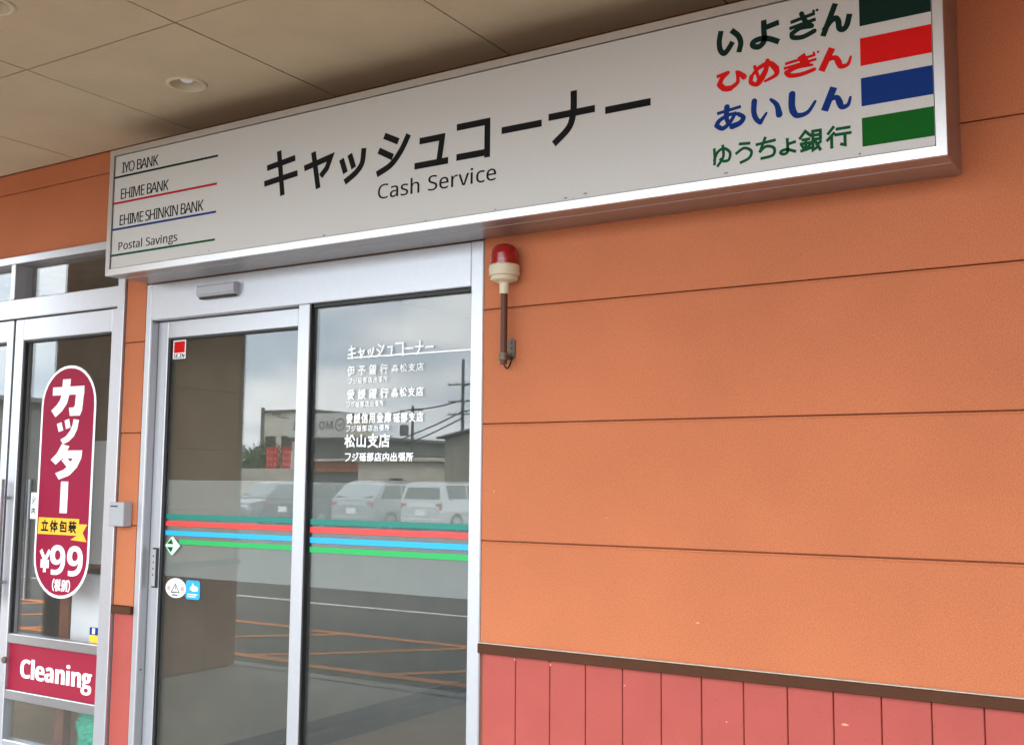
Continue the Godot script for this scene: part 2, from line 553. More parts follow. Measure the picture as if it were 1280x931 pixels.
func set_view_and_light() -> void:
	var cam := Camera3D.new()
	cam.name = "camera"
	cam.position = EYE
	cam.rotation = Vector3(0.1013, 0.5593, 0.0085)
	cam.fov = rad_to_deg(2.0 * atan(465.5 / 1348.28))
	cam.near = 0.05
	cam.far = 600.0
	add_child(cam)
	cam.current = true
	var sun := DirectionalLight3D.new()
	sun.name = "sun"
	sun.light_energy = 0.5
	sun.light_angular_distance = 20.0
	sun.light_color = Color(1.0, 0.985, 0.96)
	sun.shadow_enabled = true
	sun.rotation_degrees = Vector3(-52, 128, 0)
	add_child(sun)
	var e := Environment.new()
	e.background_mode = Environment.BG_SKY
	var sky := Sky.new()
	var ps := PanoramaSkyMaterial.new()
	ps.panorama = cloud_sky()
	sky.sky_material = ps
	e.sky = sky
	e.background_energy_multiplier = 1.5
	e.tonemap_mode = Environment.TONE_MAPPER_LINEAR
	e.tonemap_exposure = 7.3
	e.sdfgi_enabled = true
	e.ssao_enabled = true
	e.ssil_enabled = true
	var we := WorldEnvironment.new()
	we.name = "environment"
	we.environment = e
	add_child(we)

# an overcast sky: a layer of clouds on a flat base, seen from below
func cloud_sky() -> ImageTexture:
	var w := 1024
	var h := 512
	var n := FastNoiseLite.new()
	n.seed = 5
	n.frequency = 0.55
	n.fractal_octaves = 5
	var n2 := FastNoiseLite.new()
	n2.seed = 9
	n2.frequency = 1.7
	n2.fractal_octaves = 4
	var im := Image.create(w, h, false, Image.FORMAT_RGB8)
	for j in h:
		var el := PI * (0.5 - (j + 0.5) / h)
		var y := sin(el)
		for i in w:
			var az := TAU * (i + 0.5) / w
			var c := Color(0.62, 0.66, 0.69)
			if y > 0.0:
				var s := 1.0 / (y + 0.16)
				var p := Vector3(cos(az) * cos(el) * s, 0.0, sin(az) * cos(el) * s)
				var v := n.get_noise_3dv(p) * 0.7 + n2.get_noise_3dv(p) * 0.6
				var t := smoothstep(-0.38, 0.34, v)
				c = Color(0.64, 0.69, 0.73).lerp(Color(0.83, 0.845, 0.85), t)
			else:
				c = Color(0.45, 0.45, 0.44)
			im.set_pixel(i, j, c)
	return ImageTexture.create_from_image(im)

func ground() -> void:
	var g := setting("ground")
	box(g, "earth", Vector3(-300, -0.4, -120), Vector3(300, -0.06, 300), M.earth, 0.0)
	var a := setting("parking_lot")
	box(a, "asphalt", Vector3(-60, -0.05, 2.62), Vector3(60, 0.0, 34), M.asphalt, 0.0)
	for s in [[-16.0, 14.0, 6.2, 6.28]]:
		box(a, "white_line", Vector3(s[0], 0.0, s[2]), Vector3(s[1], 0.004, s[3]), M.road_white, 0.0)
	for k in 14:
		box(a, "bay_line", Vector3(-24.25 + k * 2.5, 0.0, 19.6), Vector3(-24.15 + k * 2.5, 0.004, 24.4), M.road_white, 0.0)
	# the no-parking strip in front of the canopy
	box(a, "orange_line", Vector3(-16, 0.0, 4.4), Vector3(14, 0.004, 4.52), M.road_orange, 0.0)
	box(a, "orange_line", Vector3(-16, 0.0, 2.88), Vector3(14, 0.004, 3.0), M.road_orange, 0.0)
	for k in 19:
		var x := -16.4 + k * 1.5
		var st := tool()
		plate_flat(st, [Vector2(x, 3.0), Vector2(x + 0.15, 3.0), Vector2(x + 1.4, 4.4), Vector2(x + 1.25, 4.4)], 0.004)
		part(a, "orange_stripe", st, M.road_orange)
	var pv := setting("pavement")
	for k in 11:
		var x0 := -14.0 + k * 2.4
		box(pv, "paving_slab", Vector3(x0, -0.05, -0.01), Vector3(x0 + 2.392, 0.02, 2.46), M.concrete, 0.006)
	for k in 28:
		box(pv, "kerb_stone", Vector3(-14.0 + k * 0.95, -0.05, 2.465), Vector3(-13.008 + k * 0.95 - 0.05, 0.024, 2.615), M.concrete, 0.01)

func plate_flat(st: SurfaceTool, pts: Array, y: float) -> void:
	face(st, pts.map(func(v): return Vector3(v.x, y, v.y)), Vector3.UP)

# ------------------------------------------------------------------ canopy, pillar, wall
func canopy() -> void:
	var c := thing("canopy", "flat canopy of beige ceiling boards over the shop entrances", "canopy")
	var rows := [[0.002, 0.9137], [0.9137, 1.8274], [1.8274, 2.7411], [2.7411, 3.3]]
	for k in range(-2, 8):
		for r in rows.size():
			var x0 := PANEL0 + k * PANEL + 0.0038
			var x1 := x0 + PANEL - 0.0076
			var z0: float = rows[r][0] + 0.0038
			var z1: float = rows[r][1] - 0.0038
			var holed := (k == 1 and r < 2)
			var st := tool()
			var y := CEIL + rng.randf_range(-0.0006, 0.0006)
			if holed:
				holed_panel(st, x0, x1, z0, z1, y, 0.07)
			else:
				bx(st, Vector3(x0, y, z0), Vector3(x1, y + 0.012, z1), 0.0015)
			part(c, "ceiling_board", st, M.ceiling)
	box(c, "deck", Vector3(PANEL0 - 2 * PANEL, CEIL + 0.16, -0.02), Vector3(5.18, 3.62, 3.3), M.shop_dark, 0.0)
	box(c, "joint_backing", Vector3(PANEL0 - 2 * PANEL, CEIL + 0.0135, 0.0), Vector3(5.18, CEIL + 0.018, 0.38), M.shop_dark, 0.0)
	box(c, "joint_backing", Vector3(PANEL0 - 2 * PANEL, CEIL + 0.0135, 1.46), Vector3(5.18, CEIL + 0.018, 3.3), M.shop_dark, 0.0)
	box(c, "joint_backing", Vector3(PANEL0 - 2 * PANEL, CEIL + 0.0135, 0.54), Vector3(5.18, CEIL + 0.018, 1.28), M.shop_dark, 0.0)
	for z in [[0.38, 0.54], [1.28, 1.46]]:
		box(c, "joint_backing", Vector3(PANEL0 - 2 * PANEL, CEIL + 0.0135, z[0]), Vector3(-1.36, CEIL + 0.018, z[1]), M.shop_dark, 0.0)
		box(c, "joint_backing", Vector3(-1.16, CEIL + 0.0135, z[0]), Vector3(5.18, CEIL + 0.018, z[1]), M.shop_dark, 0.0)
	box(c, "fascia", Vector3(PANEL0 - 2 * PANEL - 0.06, 3.08, 3.302), Vector3(5.18, 3.75, 3.36), M.fascia, 0.005)
	box(c, "end_fascia", Vector3(PANEL0 - 2 * PANEL - 0.06, 3.08, 0.0), Vector3(PANEL0 - 2 * PANEL - 0.004, 3.75, 3.3), M.fascia, 0.005)
	for z in [0.457, 1.3705]:
		var d := thing("downlight", "round recessed ceiling downlight " + ("just above the white sign" if z < 1 else "cut by the top left corner of the photo"), "ceiling light", Vector3(-1.257, CEIL, z), "downlights in the canopy")
		d.scale = Vector3(1.16, 1.0, 1.16)
		part(d, "trim_ring", lathe(tool(), Vector3.ZERO, [[0.06, 0.004], [0.06, -0.006], [0.066, -0.009], [0.074, -0.006], [0.0755, -0.002], [0.0755, 0.0]], 40), M.ivory)
		part(d, "reflector", lathe(tool(), Vector3.ZERO, [[0.0595, -0.004], [0.052, 0.03], [0.046, 0.07], [0.03, 0.1], [0.0, 0.1]], 40), M.ivory)
		part(d, "bulb", lathe(tool(), Vector3.ZERO, [[0.0, 0.008], [0.02, 0.012], [0.031, 0.024], [0.034, 0.04], [0.028, 0.06], [0.016, 0.085], [0.014, 0.099]], 24), M.vinyl_white)
	# a wing wall that carries the left end of the canopy
	var p := thing("wing_wall", "tan wing wall with a brown plank base mirrored in the sliding door", "wall", Vector3(-4.1, 0, 1.74))
	box(p, "core", Vector3(-0.06, 0.0, -0.78), Vector3(0.06, CEIL - 0.002, 0.68), M.shop_dark, 0.0)
	for k in 6:
		var y0 := 0.84 if k == 0 else JOINT + (k - 2) * ROW
		var y1 := minf(JOINT + (k - 1) * ROW, CEIL - 0.004)
		box(p, "siding_board", Vector3(-0.09, y0 + 0.003, -0.8), Vector3(0.09, y1 - 0.003, 0.68), M.pillar_tan, 0.004)
	box(p, "corner_trim", Vector3(-0.095, 0.84, 0.682), Vector3(0.095, CEIL - 0.004, 0.72), M.fascia, 0.004)
	for k in 10:
		box(p, "plank", Vector3(0.062, 0.03, -0.8 + k * 0.152), Vector3(0.085, 0.8, -0.8 + k * 0.152 + 0.149), M.brown_plank, 0.003)
		box(p, "plank", Vector3(-0.085, 0.03, -0.8 + k * 0.152), Vector3(-0.062, 0.8, -0.8 + k * 0.152 + 0.149), M.brown_plank, 0.003)
	box(p, "dado_rail", Vector3(-0.105, 0.8, -0.815), Vector3(0.105, 0.838, 0.73), M.trim, 0.004)

func holed_panel(st: SurfaceTool, x0: float, x1: float, z0: float, z1: float, y: float, r: float) -> void:
	var c := Vector2(-1.257, (z0 + z1) / 2.0)
	var half := Vector2((x1 - x0) / 2.0, (z1 - z0) / 2.0)
	c.x = (x0 + x1) / 2.0
	var n := 48
	for k in n:
		var q := []
		for j in 2:
			var a := TAU * (k + j) / n + PI / 4
			var d := Vector2(cos(a), sin(a))
			var s := minf(half.x / maxf(absf(d.x), 1e-6), half.y / maxf(absf(d.y), 1e-6))
			q.append([Vector3(c.x + d.x * r, y, c.y + d.y * r), Vector3(c.x + d.x * s, y, c.y + d.y * s), d])
		face(st, [q[0][0], q[1][0], q[1][1], q[0][1]], Vector3.DOWN)
		var up := Vector3(0, 0.012, 0)
		face(st, [q[0][0] + up, q[1][0] + up, q[1][1] + up, q[0][1] + up], Vector3.UP)
		face(st, [q[0][0], q[1][0], q[1][0] + up, q[0][0] + up], Vector3(-q[0][2].x, 0, -q[0][2].y))
		face(st, [q[0][1], q[1][1], q[1][1] + up, q[0][1] + up], Vector3(q[0][2].x, 0, q[0][2].y))

# a siding board: its top edge has a rebated lip, its foot a drip groove
func siding(parent: Node, x0: float, x1: float, y0: float, y1: float, first := false, last := false) -> void:
	var prof := []
	var a := y0 + (0.0 if first else 0.0022)
	var b := y1 - (0.0 if last else 0.0022)
	prof.append(Vector2(a, -0.02))
	prof.append(Vector2(a, -0.0025 if not first else -0.001))
	prof.append(Vector2(a + 0.0025, 0.0))
	if last:
		prof.append(Vector2(b, 0.0))
	else:
		prof.append(Vector2(b - 0.0085, 0.0))
		prof.append(Vector2(b - 0.0075, -0.0018))
		prof.append(Vector2(b - 0.006, -0.0018))
		prof.append(Vector2(b - 0.005, -0.0004))
		prof.append(Vector2(b - 0.001, -0.0006))
		prof.append(Vector2(b, -0.002))
	prof.append(Vector2(b, -0.02))
	var st := tool()
	for i in prof.size() - 1:
		var d: Vector2 = prof[i + 1] - prof[i]
		face(st, [Vector3(x0, prof[i].x, prof[i].y), Vector3(x1, prof[i].x, prof[i].y), Vector3(x1, prof[i + 1].x, prof[i + 1].y), Vector3(x0, prof[i + 1].x, prof[i + 1].y)], Vector3(0, -d.y, d.x))
	for x in [x0, x1]:
		for i in range(1, prof.size() - 2):
			face(st, [Vector3(x, prof[i].x, -0.02), Vector3(x, prof[i].x, prof[i].y), Vector3(x, prof[i + 1].x, prof[i + 1].y), Vector3(x, prof[i + 1].x, -0.02)], Vector3(-1 if x == x0 else 1, 0, 0))
	part(parent, "siding_board", st, M.stucco)

func facade() -> void:
	var w := thing("storefront_wall", "orange stucco siding wall with a red plank wainscot and brown dado rail", "wall")
	var zb := -0.0215
	box(w, "backing", Vector3(0.0, 0.0, -0.16), Vector3(5.4, 3.6, zb), M.stucco, 0.0)
	box(w, "backing", Vector3(-2.02, 2.424, -0.16), Vector3(-0.002, 3.6, zb), M.stucco, 0.0)
	box(w, "backing", Vector3(-2.172, 0.0, -0.16), Vector3(-2.022, 3.6, zb), M.stucco, 0.0)
	box(w, "backing", Vector3(-9.0, 2.682, -0.16), Vector3(-2.174, 3.6, zb), M.stucco, 0.0)
	box(w, "backing", Vector3(-12.0, 0.0, -0.16), Vector3(-5.0, 2.68, zb), M.stucco, 0.0)
	for k in 6:
		var y0 := 0.84 if k == 0 else JOINT + (k - 2) * ROW
		var y1 := minf(JOINT + (k - 1) * ROW, CEIL - 0.004)
		siding(w, 0.004, 3.9, y0, y1, k == 0, k == 5)
		siding(w, 3.904, 5.19, y0, y1, k == 0, k == 5)
		if y0 < 2.43:
			siding(w, -2.17, -2.026, y0, minf(y1, 2.594), k == 0, false)
	siding(w, -2.17, -0.002, JOINT + 2 * ROW, JOINT + 3 * ROW)
	siding(w, -2.17, -0.002, JOINT + 3 * ROW, CEIL - 0.004, false, true)
	siding(w, -6.0, -2.174, 2.682, JOINT + 3 * ROW, true)
	siding(w, -6.0, -2.174, JOINT + 3 * ROW, CEIL - 0.004, false, true)
	for k in 33:
		var x0 := 0.1617 + (k - 1) * 0.1497
		box(w, "plank", Vector3(maxf(x0, 0.004) + 0.0016, 0.022, -0.02), Vector3(x0 + 0.1497 - 0.0016, 0.802, rng.randf_range(-0.0045, -0.003)), M.plank, 0.0022)
	# chipped paint
	for q in [[1.395, 0.7, 0.012, 0.004], [2.02, 0.735, 0.008, 0.004], [2.035, 0.715, 0.003, 0.012], [0.16, 0.79, 0.003, 0.006], [0.315, 0.785, 0.004, 0.006], [0.62, 0.74, 0.004, 0.003], [1.0, 0.66, 0.004, 0.003], [2.3, 0.6, 0.005, 0.004]]:
		part(w, "paint_chip", plate(tool(), blot(q[0], q[1], q[2], q[3]), -0.0028, -0.0024), M.chip)
	for q in [[0.06, 1.42, 0.004, 0.003], [0.9, 0.98, 0.008, 0.003], [0.55, 1.33, 0.003, 0.002], [2.1, 1.5, 0.003, 0.003]]:
		part(w, "paint_chip", plate(tool(), blot(q[0], q[1], q[2], q[3]), 0.0003, 0.0006), M.chip)
	box(w, "plank", Vector3(-2.168, 0.022, -0.02), Vector3(-2.028, 0.802, -0.004), M.plank, 0.0022)
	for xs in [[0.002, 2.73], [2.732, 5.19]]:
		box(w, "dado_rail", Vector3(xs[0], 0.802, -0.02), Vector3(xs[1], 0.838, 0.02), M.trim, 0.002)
		box(w, "highlight_strip", Vector3(xs[0], 0.8385, 0.0012), Vector3(xs[1], 0.8425, 0.0165), M.rail_highlight, 0.0015)  # pale strip paints the sky highlight on the dusty rail top
	box(w, "dado_rail", Vector3(-2.171, 0.802, -0.02), Vector3(-2.024, 0.838, 0.018), M.trim, 0.002)

func added_side_block() -> void:
	# unseen block added beyond the right edge to darken that end of the wall
	var w := thing("added_wing", "added orange building block out of view that darkens the right end of the wall", "building", Vector3(5.2, 0, 0))
	box(w, "wall", Vector3(0.0, 0.0, 0.03), Vector3(6.0, 4.6, 5.2), M.stucco, 0.01)
	box(w, "coping", Vector3(-0.05, 4.602, 0.03), Vector3(6.05, 4.7, 5.25), M.trim, 0.01)

func rooms() -> void:
	# the cash corner behind the sliding door
	var r := setting("cash_corner_room")
	box(r, "floor", Vector3(-2.1, -0.05, -3.1), Vector3(2.0, 0.018, -0.02), M.inner_floor, 0.0)
	box(r, "wall", Vector3(-2.12, 0.0, -3.1), Vector3(-1.96, 2.62, -0.112), M.inner_wall, 0.0)
	box(r, "wall", Vector3(-1.958, 0.0, -3.1), Vector3(1.9, 2.62, -3.0), M.inner_wall, 0.0)
	box(r, "wall", Vector3(1.9, 0.0, -3.1), Vector3(2.0, 2.62, -0.162), M.inner_wall, 0.0)
	box(r, "ceiling", Vector3(-2.12, 2.622, -3.1), Vector3(2.0, 2.72, -0.162), M.inner_ceiling, 0.0)
	box(r, "plinth", Vector3(-1.96, 0.018, -2.998), Vector3(-1.72, 0.09, -0.3), M.black, 0.002)
	box(r, "skirting", Vector3(-1.71, 0.02, -2.998), Vector3(1.898, 0.13, -2.985), M.black, 0.002)
	# the dry cleaner's
	var s := setting("cleaner_shop_room")
	box(s, "floor", Vector3(-5.2, -0.05, -5.4), Vector3(-2.2, 0.018, -0.02), M.inner_floor, 0.0)
	box(s, "wall", Vector3(-5.2, 0.0, -5.5), Vector3(-2.2, 2.9, -5.4), M.shop_wall, 0.0)
	box(s, "wall", Vector3(-5.3, 0.0, -5.5), Vector3(-5.2, 2.9, -0.162), M.shop_wall, 0.0)
	box(s, "wall", Vector3(-2.2, 0.0, -5.5), Vector3(-2.122, 2.9, -0.162), M.shop_wall, 0.0)
	box(s, "ceiling", Vector3(-5.3, 2.902, -5.5), Vector3(-2.12, 3.0, -0.162), M.shop_wall, 0.0)

# ------------------------------------------------------------------ automatic door of the cash corner
func entrance() -> void:
	var e := thing("automatic_door", "aluminium automatic sliding door with a fixed glass side panel and four coloured stripes", "door", Vector3(0, 0, 0))
	var o := Vector3.ZERO
	box(e, "header", Vector3(-2.0, 2.24, -0.1), Vector3(-0.06, 2.4235, 0.0), M.aluminium, 0.004)
	box(e, "jamb", Vector3(-0.06, 0.02, -0.1), Vector3(0.0, 2.4235, 0.002), M.aluminium, 0.004)
	box(e, "jamb", Vector3(-2.022, 0.02, -0.1), Vector3(-1.984, 2.4235, 0.002), M.aluminium, 0.004)
	box(e, "jamb_reveal", Vector3(-1.983, 0.02, -0.1), Vector3(-1.978, 2.239, -0.002), M.dull_aluminium, 0.001)
	box(e, "screw", Vector3(-1.979, 0.538, -0.026), Vector3(-1.9765, 0.546, -0.018), M.gasket, 0.001)
	box(e, "threshold", Vector3(-1.984, 0.0, -0.11), Vector3(-0.06, 0.024, 0.0), M.dull_aluminium, 0.003)
	var mu := box(e, "mullion", Vector3(-0.995, 0.024, -0.04), Vector3(-0.93, 2.24, 0.0), M.aluminium, 0.003)
	box(e, "gasket", Vector3(-0.93, 0.024, -0.05), Vector3(-0.922, 2.24, -0.004), M.gasket, 0.001)
	# fixed side panel
	var f := Node3D.new()
	f.name = "side_panel"
	e.add_child(f)
	f.position = Vector3(0.0155, -0.002, 0.02)
	box(f, "pane", Vector3(-0.935, 0.06, -0.053), Vector3(-0.058, 2.23, -0.045), M.glass, 0.0)
	box(f, "gasket", Vector3(-0.929, 2.223, -0.044), Vector3(-0.061, 2.239, -0.03), M.gasket, 0.001)
	box(f, "gasket", Vector3(-0.076, 0.06, -0.044), Vector3(-0.0605, 2.222, -0.03), M.gasket, 0.001)
	box(f, "bottom_rail", Vector3(-0.93, 0.026, -0.06), Vector3(-0.062, 0.1, -0.02), M.aluminium, 0.003)
	box(f, "frosted_band", Vector3(-0.93, 0.997, -0.0575), Vector3(-0.06, 1.449, -0.0555), M.frost_film, 0.0)
	var cols := ["stripe_teal", "stripe_red", "stripe_cyan", "stripe_green"]
	var tops := [1.291, 1.257, 1.212, 1.171]
	for i in 4:
		box(f, "stripe", Vector3(-0.928, tops[i] - 0.0235, -0.0444), Vector3(-0.0775, tops[i], -0.0438), M[cols[i]], 0.0)
	var z := -0.0437
	var t := tool()
	row(t, "キャッシュコーナー", -0.737, -0.274, 1.982, 2.044, 0.0075, z)
	row(t, "伊予銀行", -0.738, -0.512, 1.908, 1.954, 0.0045, z, 0.3)
	row(t, "森松支店", -0.495, -0.323, 1.914, 1.95, 0.0032, z)
	row(t, "フジ砥部店出張所", -0.732, -0.513, 1.875, 1.902, 0.0026, z, 0.12)
	row(t, "愛媛銀行", -0.737, -0.507, 1.807, 1.852, 0.0055, z, 0.28)
	row(t, "森松支店", -0.493, -0.323, 1.809, 1.85, 0.0052, z)
	row(t, "フジ砥部店出張所", -0.74, -0.532, 1.773, 1.8, 0.0028, z, 0.12)
	row(t, "愛媛信用金庫", -0.738, -0.489, 1.703, 1.748, 0.0058, z)
	row(t, "砥部支店", -0.48, -0.321, 1.703, 1.744, 0.0055, z)
	row(t, "フジ砥部店出張所", -0.739, -0.497, 1.669, 1.696, 0.003, z, 0.14)
	row(t, "松山支店", -0.745, -0.493, 1.599, 1.658, 0.0078, z, 0.04)
	row(t, "フジ砥部店内出張所", -0.743, -0.37, 1.541, 1.579, 0.0052, z, 0.06)
	part(f, "lettering", t, M.vinyl_white, "white Japanese lettering listing the bank branches")
	box(f, "rule_line", Vector3(-0.739, 1.9855, -0.0444), Vector3(-0.0775, 1.992, -0.0438), M.vinyl_white, 0.0)
	# sliding leaf, set further in
	var l := Node3D.new()
	l.name = "sliding_leaf"
	e.add_child(l)
	box(l, "stile", Vector3(-1.977, 0.03, -0.085), Vector3(-1.908, 2.236, -0.045), M.aluminium, 0.003)
	box(l, "stile", Vector3(-1.04, 0.03, -0.085), Vector3(-0.97, 2.236, -0.045), M.aluminium, 0.003)
	box(l, "top_rail", Vector3(-1.908, 2.152, -0.085), Vector3(-1.04, 2.236, -0.047), M.aluminium, 0.003)
	box(l, "bottom_rail", Vector3(-1.908, 0.03, -0.085), Vector3(-1.04, 0.12, -0.047), M.aluminium, 0.003)
	box(l, "pane", Vector3(-1.909, 0.118, -0.073), Vector3(-1.038, 2.154, -0.065), M.glass, 0.0)
	box(l, "gasket", Vector3(-1.908, 0.12, -0.064), Vector3(-1.893, 2.151, -0.05), M.gasket, 0.001)
	box(l, "gasket", Vector3(-1.892, 2.141, -0.064), Vector3(-1.041, 2.1515, -0.05), M.gasket, 0.001)
	box(l, "frosted_band", Vector3(-1.907, 0.99, -0.0775), Vector3(-1.041, 1.453, -0.0755), M.frost_film, 0.0)
	for i in 4:
		box(l, "stripe", Vector3(-1.892 if i < 3 else -1.79, tops[i] - 0.0255, -0.0644), Vector3(-1.041, tops[i] - 0.003, -0.0638), M[cols[i]], 0.0)
	var h := box(l, "pull_handle", Vector3(-1.952, 0.932, -0.046), Vector3(-1.908, 1.124, -0.0425), M.gasket, 0.001)
	part(h, "label_plate", bx(tool(), Vector3(-1.952, 0.94, -0.0424), Vector3(-1.924, 1.116, -0.0375), 0.001), M.grey_plastic)
	for k in 4:
		part(h, "label_mark", bx(tool(), Vector3(-1.942, 0.99 + k * 0.03, -0.0374), Vector3(-1.934, 0.998 + k * 0.03, -0.037), 0.0), M.gasket)
	# stickers
	var zs := -0.0637
	var rs := box(l, "red_sticker", Vector3(-1.888, 2.048, zs - 0.0004), Vector3(-1.797, 2.141, zs), M.vinyl_white, 0.0, "small square red sticker with a white rim")
	part(rs, "red_field", bx(tool(), Vector3(-1.881, 2.078, zs + 0.0002), Vector3(-1.804, 2.134, zs + 0.0004), 0.0), M.red)
	letters(rs, "lettering", "SE.ZN", -1.88, -1.805, 2.052, 2.073, zs + 0.0006, M.ink, true)
	var dia := part(l, "arrow_sticker", plate(tool(), PackedVector2Array([Vector2(-1.888, 1.137), Vector2(-1.843, 1.092), Vector2(-1.833, 1.092), Vector2(-1.782, 1.137), Vector2(-1.833, 1.18), Vector2(-1.843, 1.18)]), zs, zs + 0.0006), M.pale_green, "diamond sticker with two green triangles")
	var tr := tool()
	plate(tr, PackedVector2Array([Vector2(-1.876, 1.144), Vector2(-1.83, 1.144), Vector2(-1.845, 1.17)]), zs + 0.0008, zs + 0.0009)
	plate(tr, PackedVector2Array([Vector2(-1.876, 1.13), Vector2(-1.845, 1.104), Vector2(-1.83, 1.13)]), zs + 0.0008, zs + 0.0009)
	part(dia, "arrow_mark", tr, M.green)
	var rim := PackedVector2Array()
	for k in 36:
		rim.append(Vector2(-1.801 + cos(TAU * k / 36) * 0.072, 0.9365 + sin(TAU * k / 36) * 0.0465))
	var cs := part(l, "warning_sticker", plate(tool(), rim, zs, zs + 0.0006), M.vinyl_white, "round white warning sticker with a triangle")
	var wt := tool()
	stroke(wt, [Vector2(-1.832, 0.916), Vector2(-1.803, 0.956), Vector2(-1.775, 0.916), Vector2(-1.832, 0.916)], 0.005, 0.005, zs + 0.001)
	stroke(wt, [Vector2(-1.803, 0.945), Vector2(-1.803, 0.93)], 0.005, 0.005, zs + 0.0011)
	stroke(wt, [Vector2(-1.803, 0.926), Vector2(-1.803, 0.922)], 0.005, 0.005, zs + 0.0011)
	stroke(wt, [Vector2(-1.825, 0.904), Vector2(-1.785, 0.904)], 0.006, 0.006, zs + 0.0011)
	part(cs, "warning_mark", wt, M.ink)
	part(cs, "red_mark", bx(bx(tool(), Vector3(-1.861, 0.924, zs + 0.0008), Vector3(-1.838, 0.945, zs + 0.001)), Vector3(-1.768, 0.924, zs + 0.0008), Vector3(-1.742, 0.945, zs + 0.001)), M.pale_red)
	var bs := part(l, "blue_sticker", plate(tool(), rounded(-1.731, -1.634, 0.89, 0.979, 0.014), zs, zs + 0.0006), M.sky_blue, "blue sticker with a white hand mark")
	var hd := tool()
	plate(hd, PackedVector2Array([Vector2(-1.703, 0.937), Vector2(-1.68, 0.927), Vector2(-1.65, 0.93), Vector2(-1.645, 0.945), Vector2(-1.662, 0.953), Vector2(-1.676, 0.954), Vector2(-1.681, 0.965), Vector2(-1.688, 0.965), Vector2(-1.687, 0.953), Vector2(-1.7, 0.947)]), zs + 0.0008, zs + 0.001)
	stroke(hd, [Vector2(-1.718, 0.913), Vector2(-1.65, 0.913)], 0.004, 0.004, zs + 0.001)
	stroke(hd, [Vector2(-1.718, 0.903), Vector2(-1.66, 0.903)], 0.004, 0.004, zs + 0.001)
	part(bs, "hand_mark", hd, M.vinyl_white)

# a small uneven blot
func blot(x: float, y: float, rx: float, ry: float) -> PackedVector2Array:
	var out := PackedVector2Array()
	for k in 9:
		var a := TAU * k / 9.0
		var d := rng.randf_range(0.6, 1.2)
		out.append(Vector2(x + cos(a) * rx * d, y + sin(a) * ry * d))
	return out

func rounded(x0: float, x1: float, y0: float, y1: float, r: float, ry := -1.0) -> PackedVector2Array:
	if ry < 0:
		ry = r
	var out := PackedVector2Array()
	for c in [[x1 - r, y1 - ry, 0.0], [x0 + r, y1 - ry, 0.25], [x0 + r, y0 + ry, 0.5], [x1 - r, y0 + ry, 0.75]]:
		for k in 9:
			var a: float = TAU * (c[2] + 0.25 * k / 8.0)
			out.append(Vector2(c[0] + cos(a) * r, c[1] + sin(a) * ry))
	return out

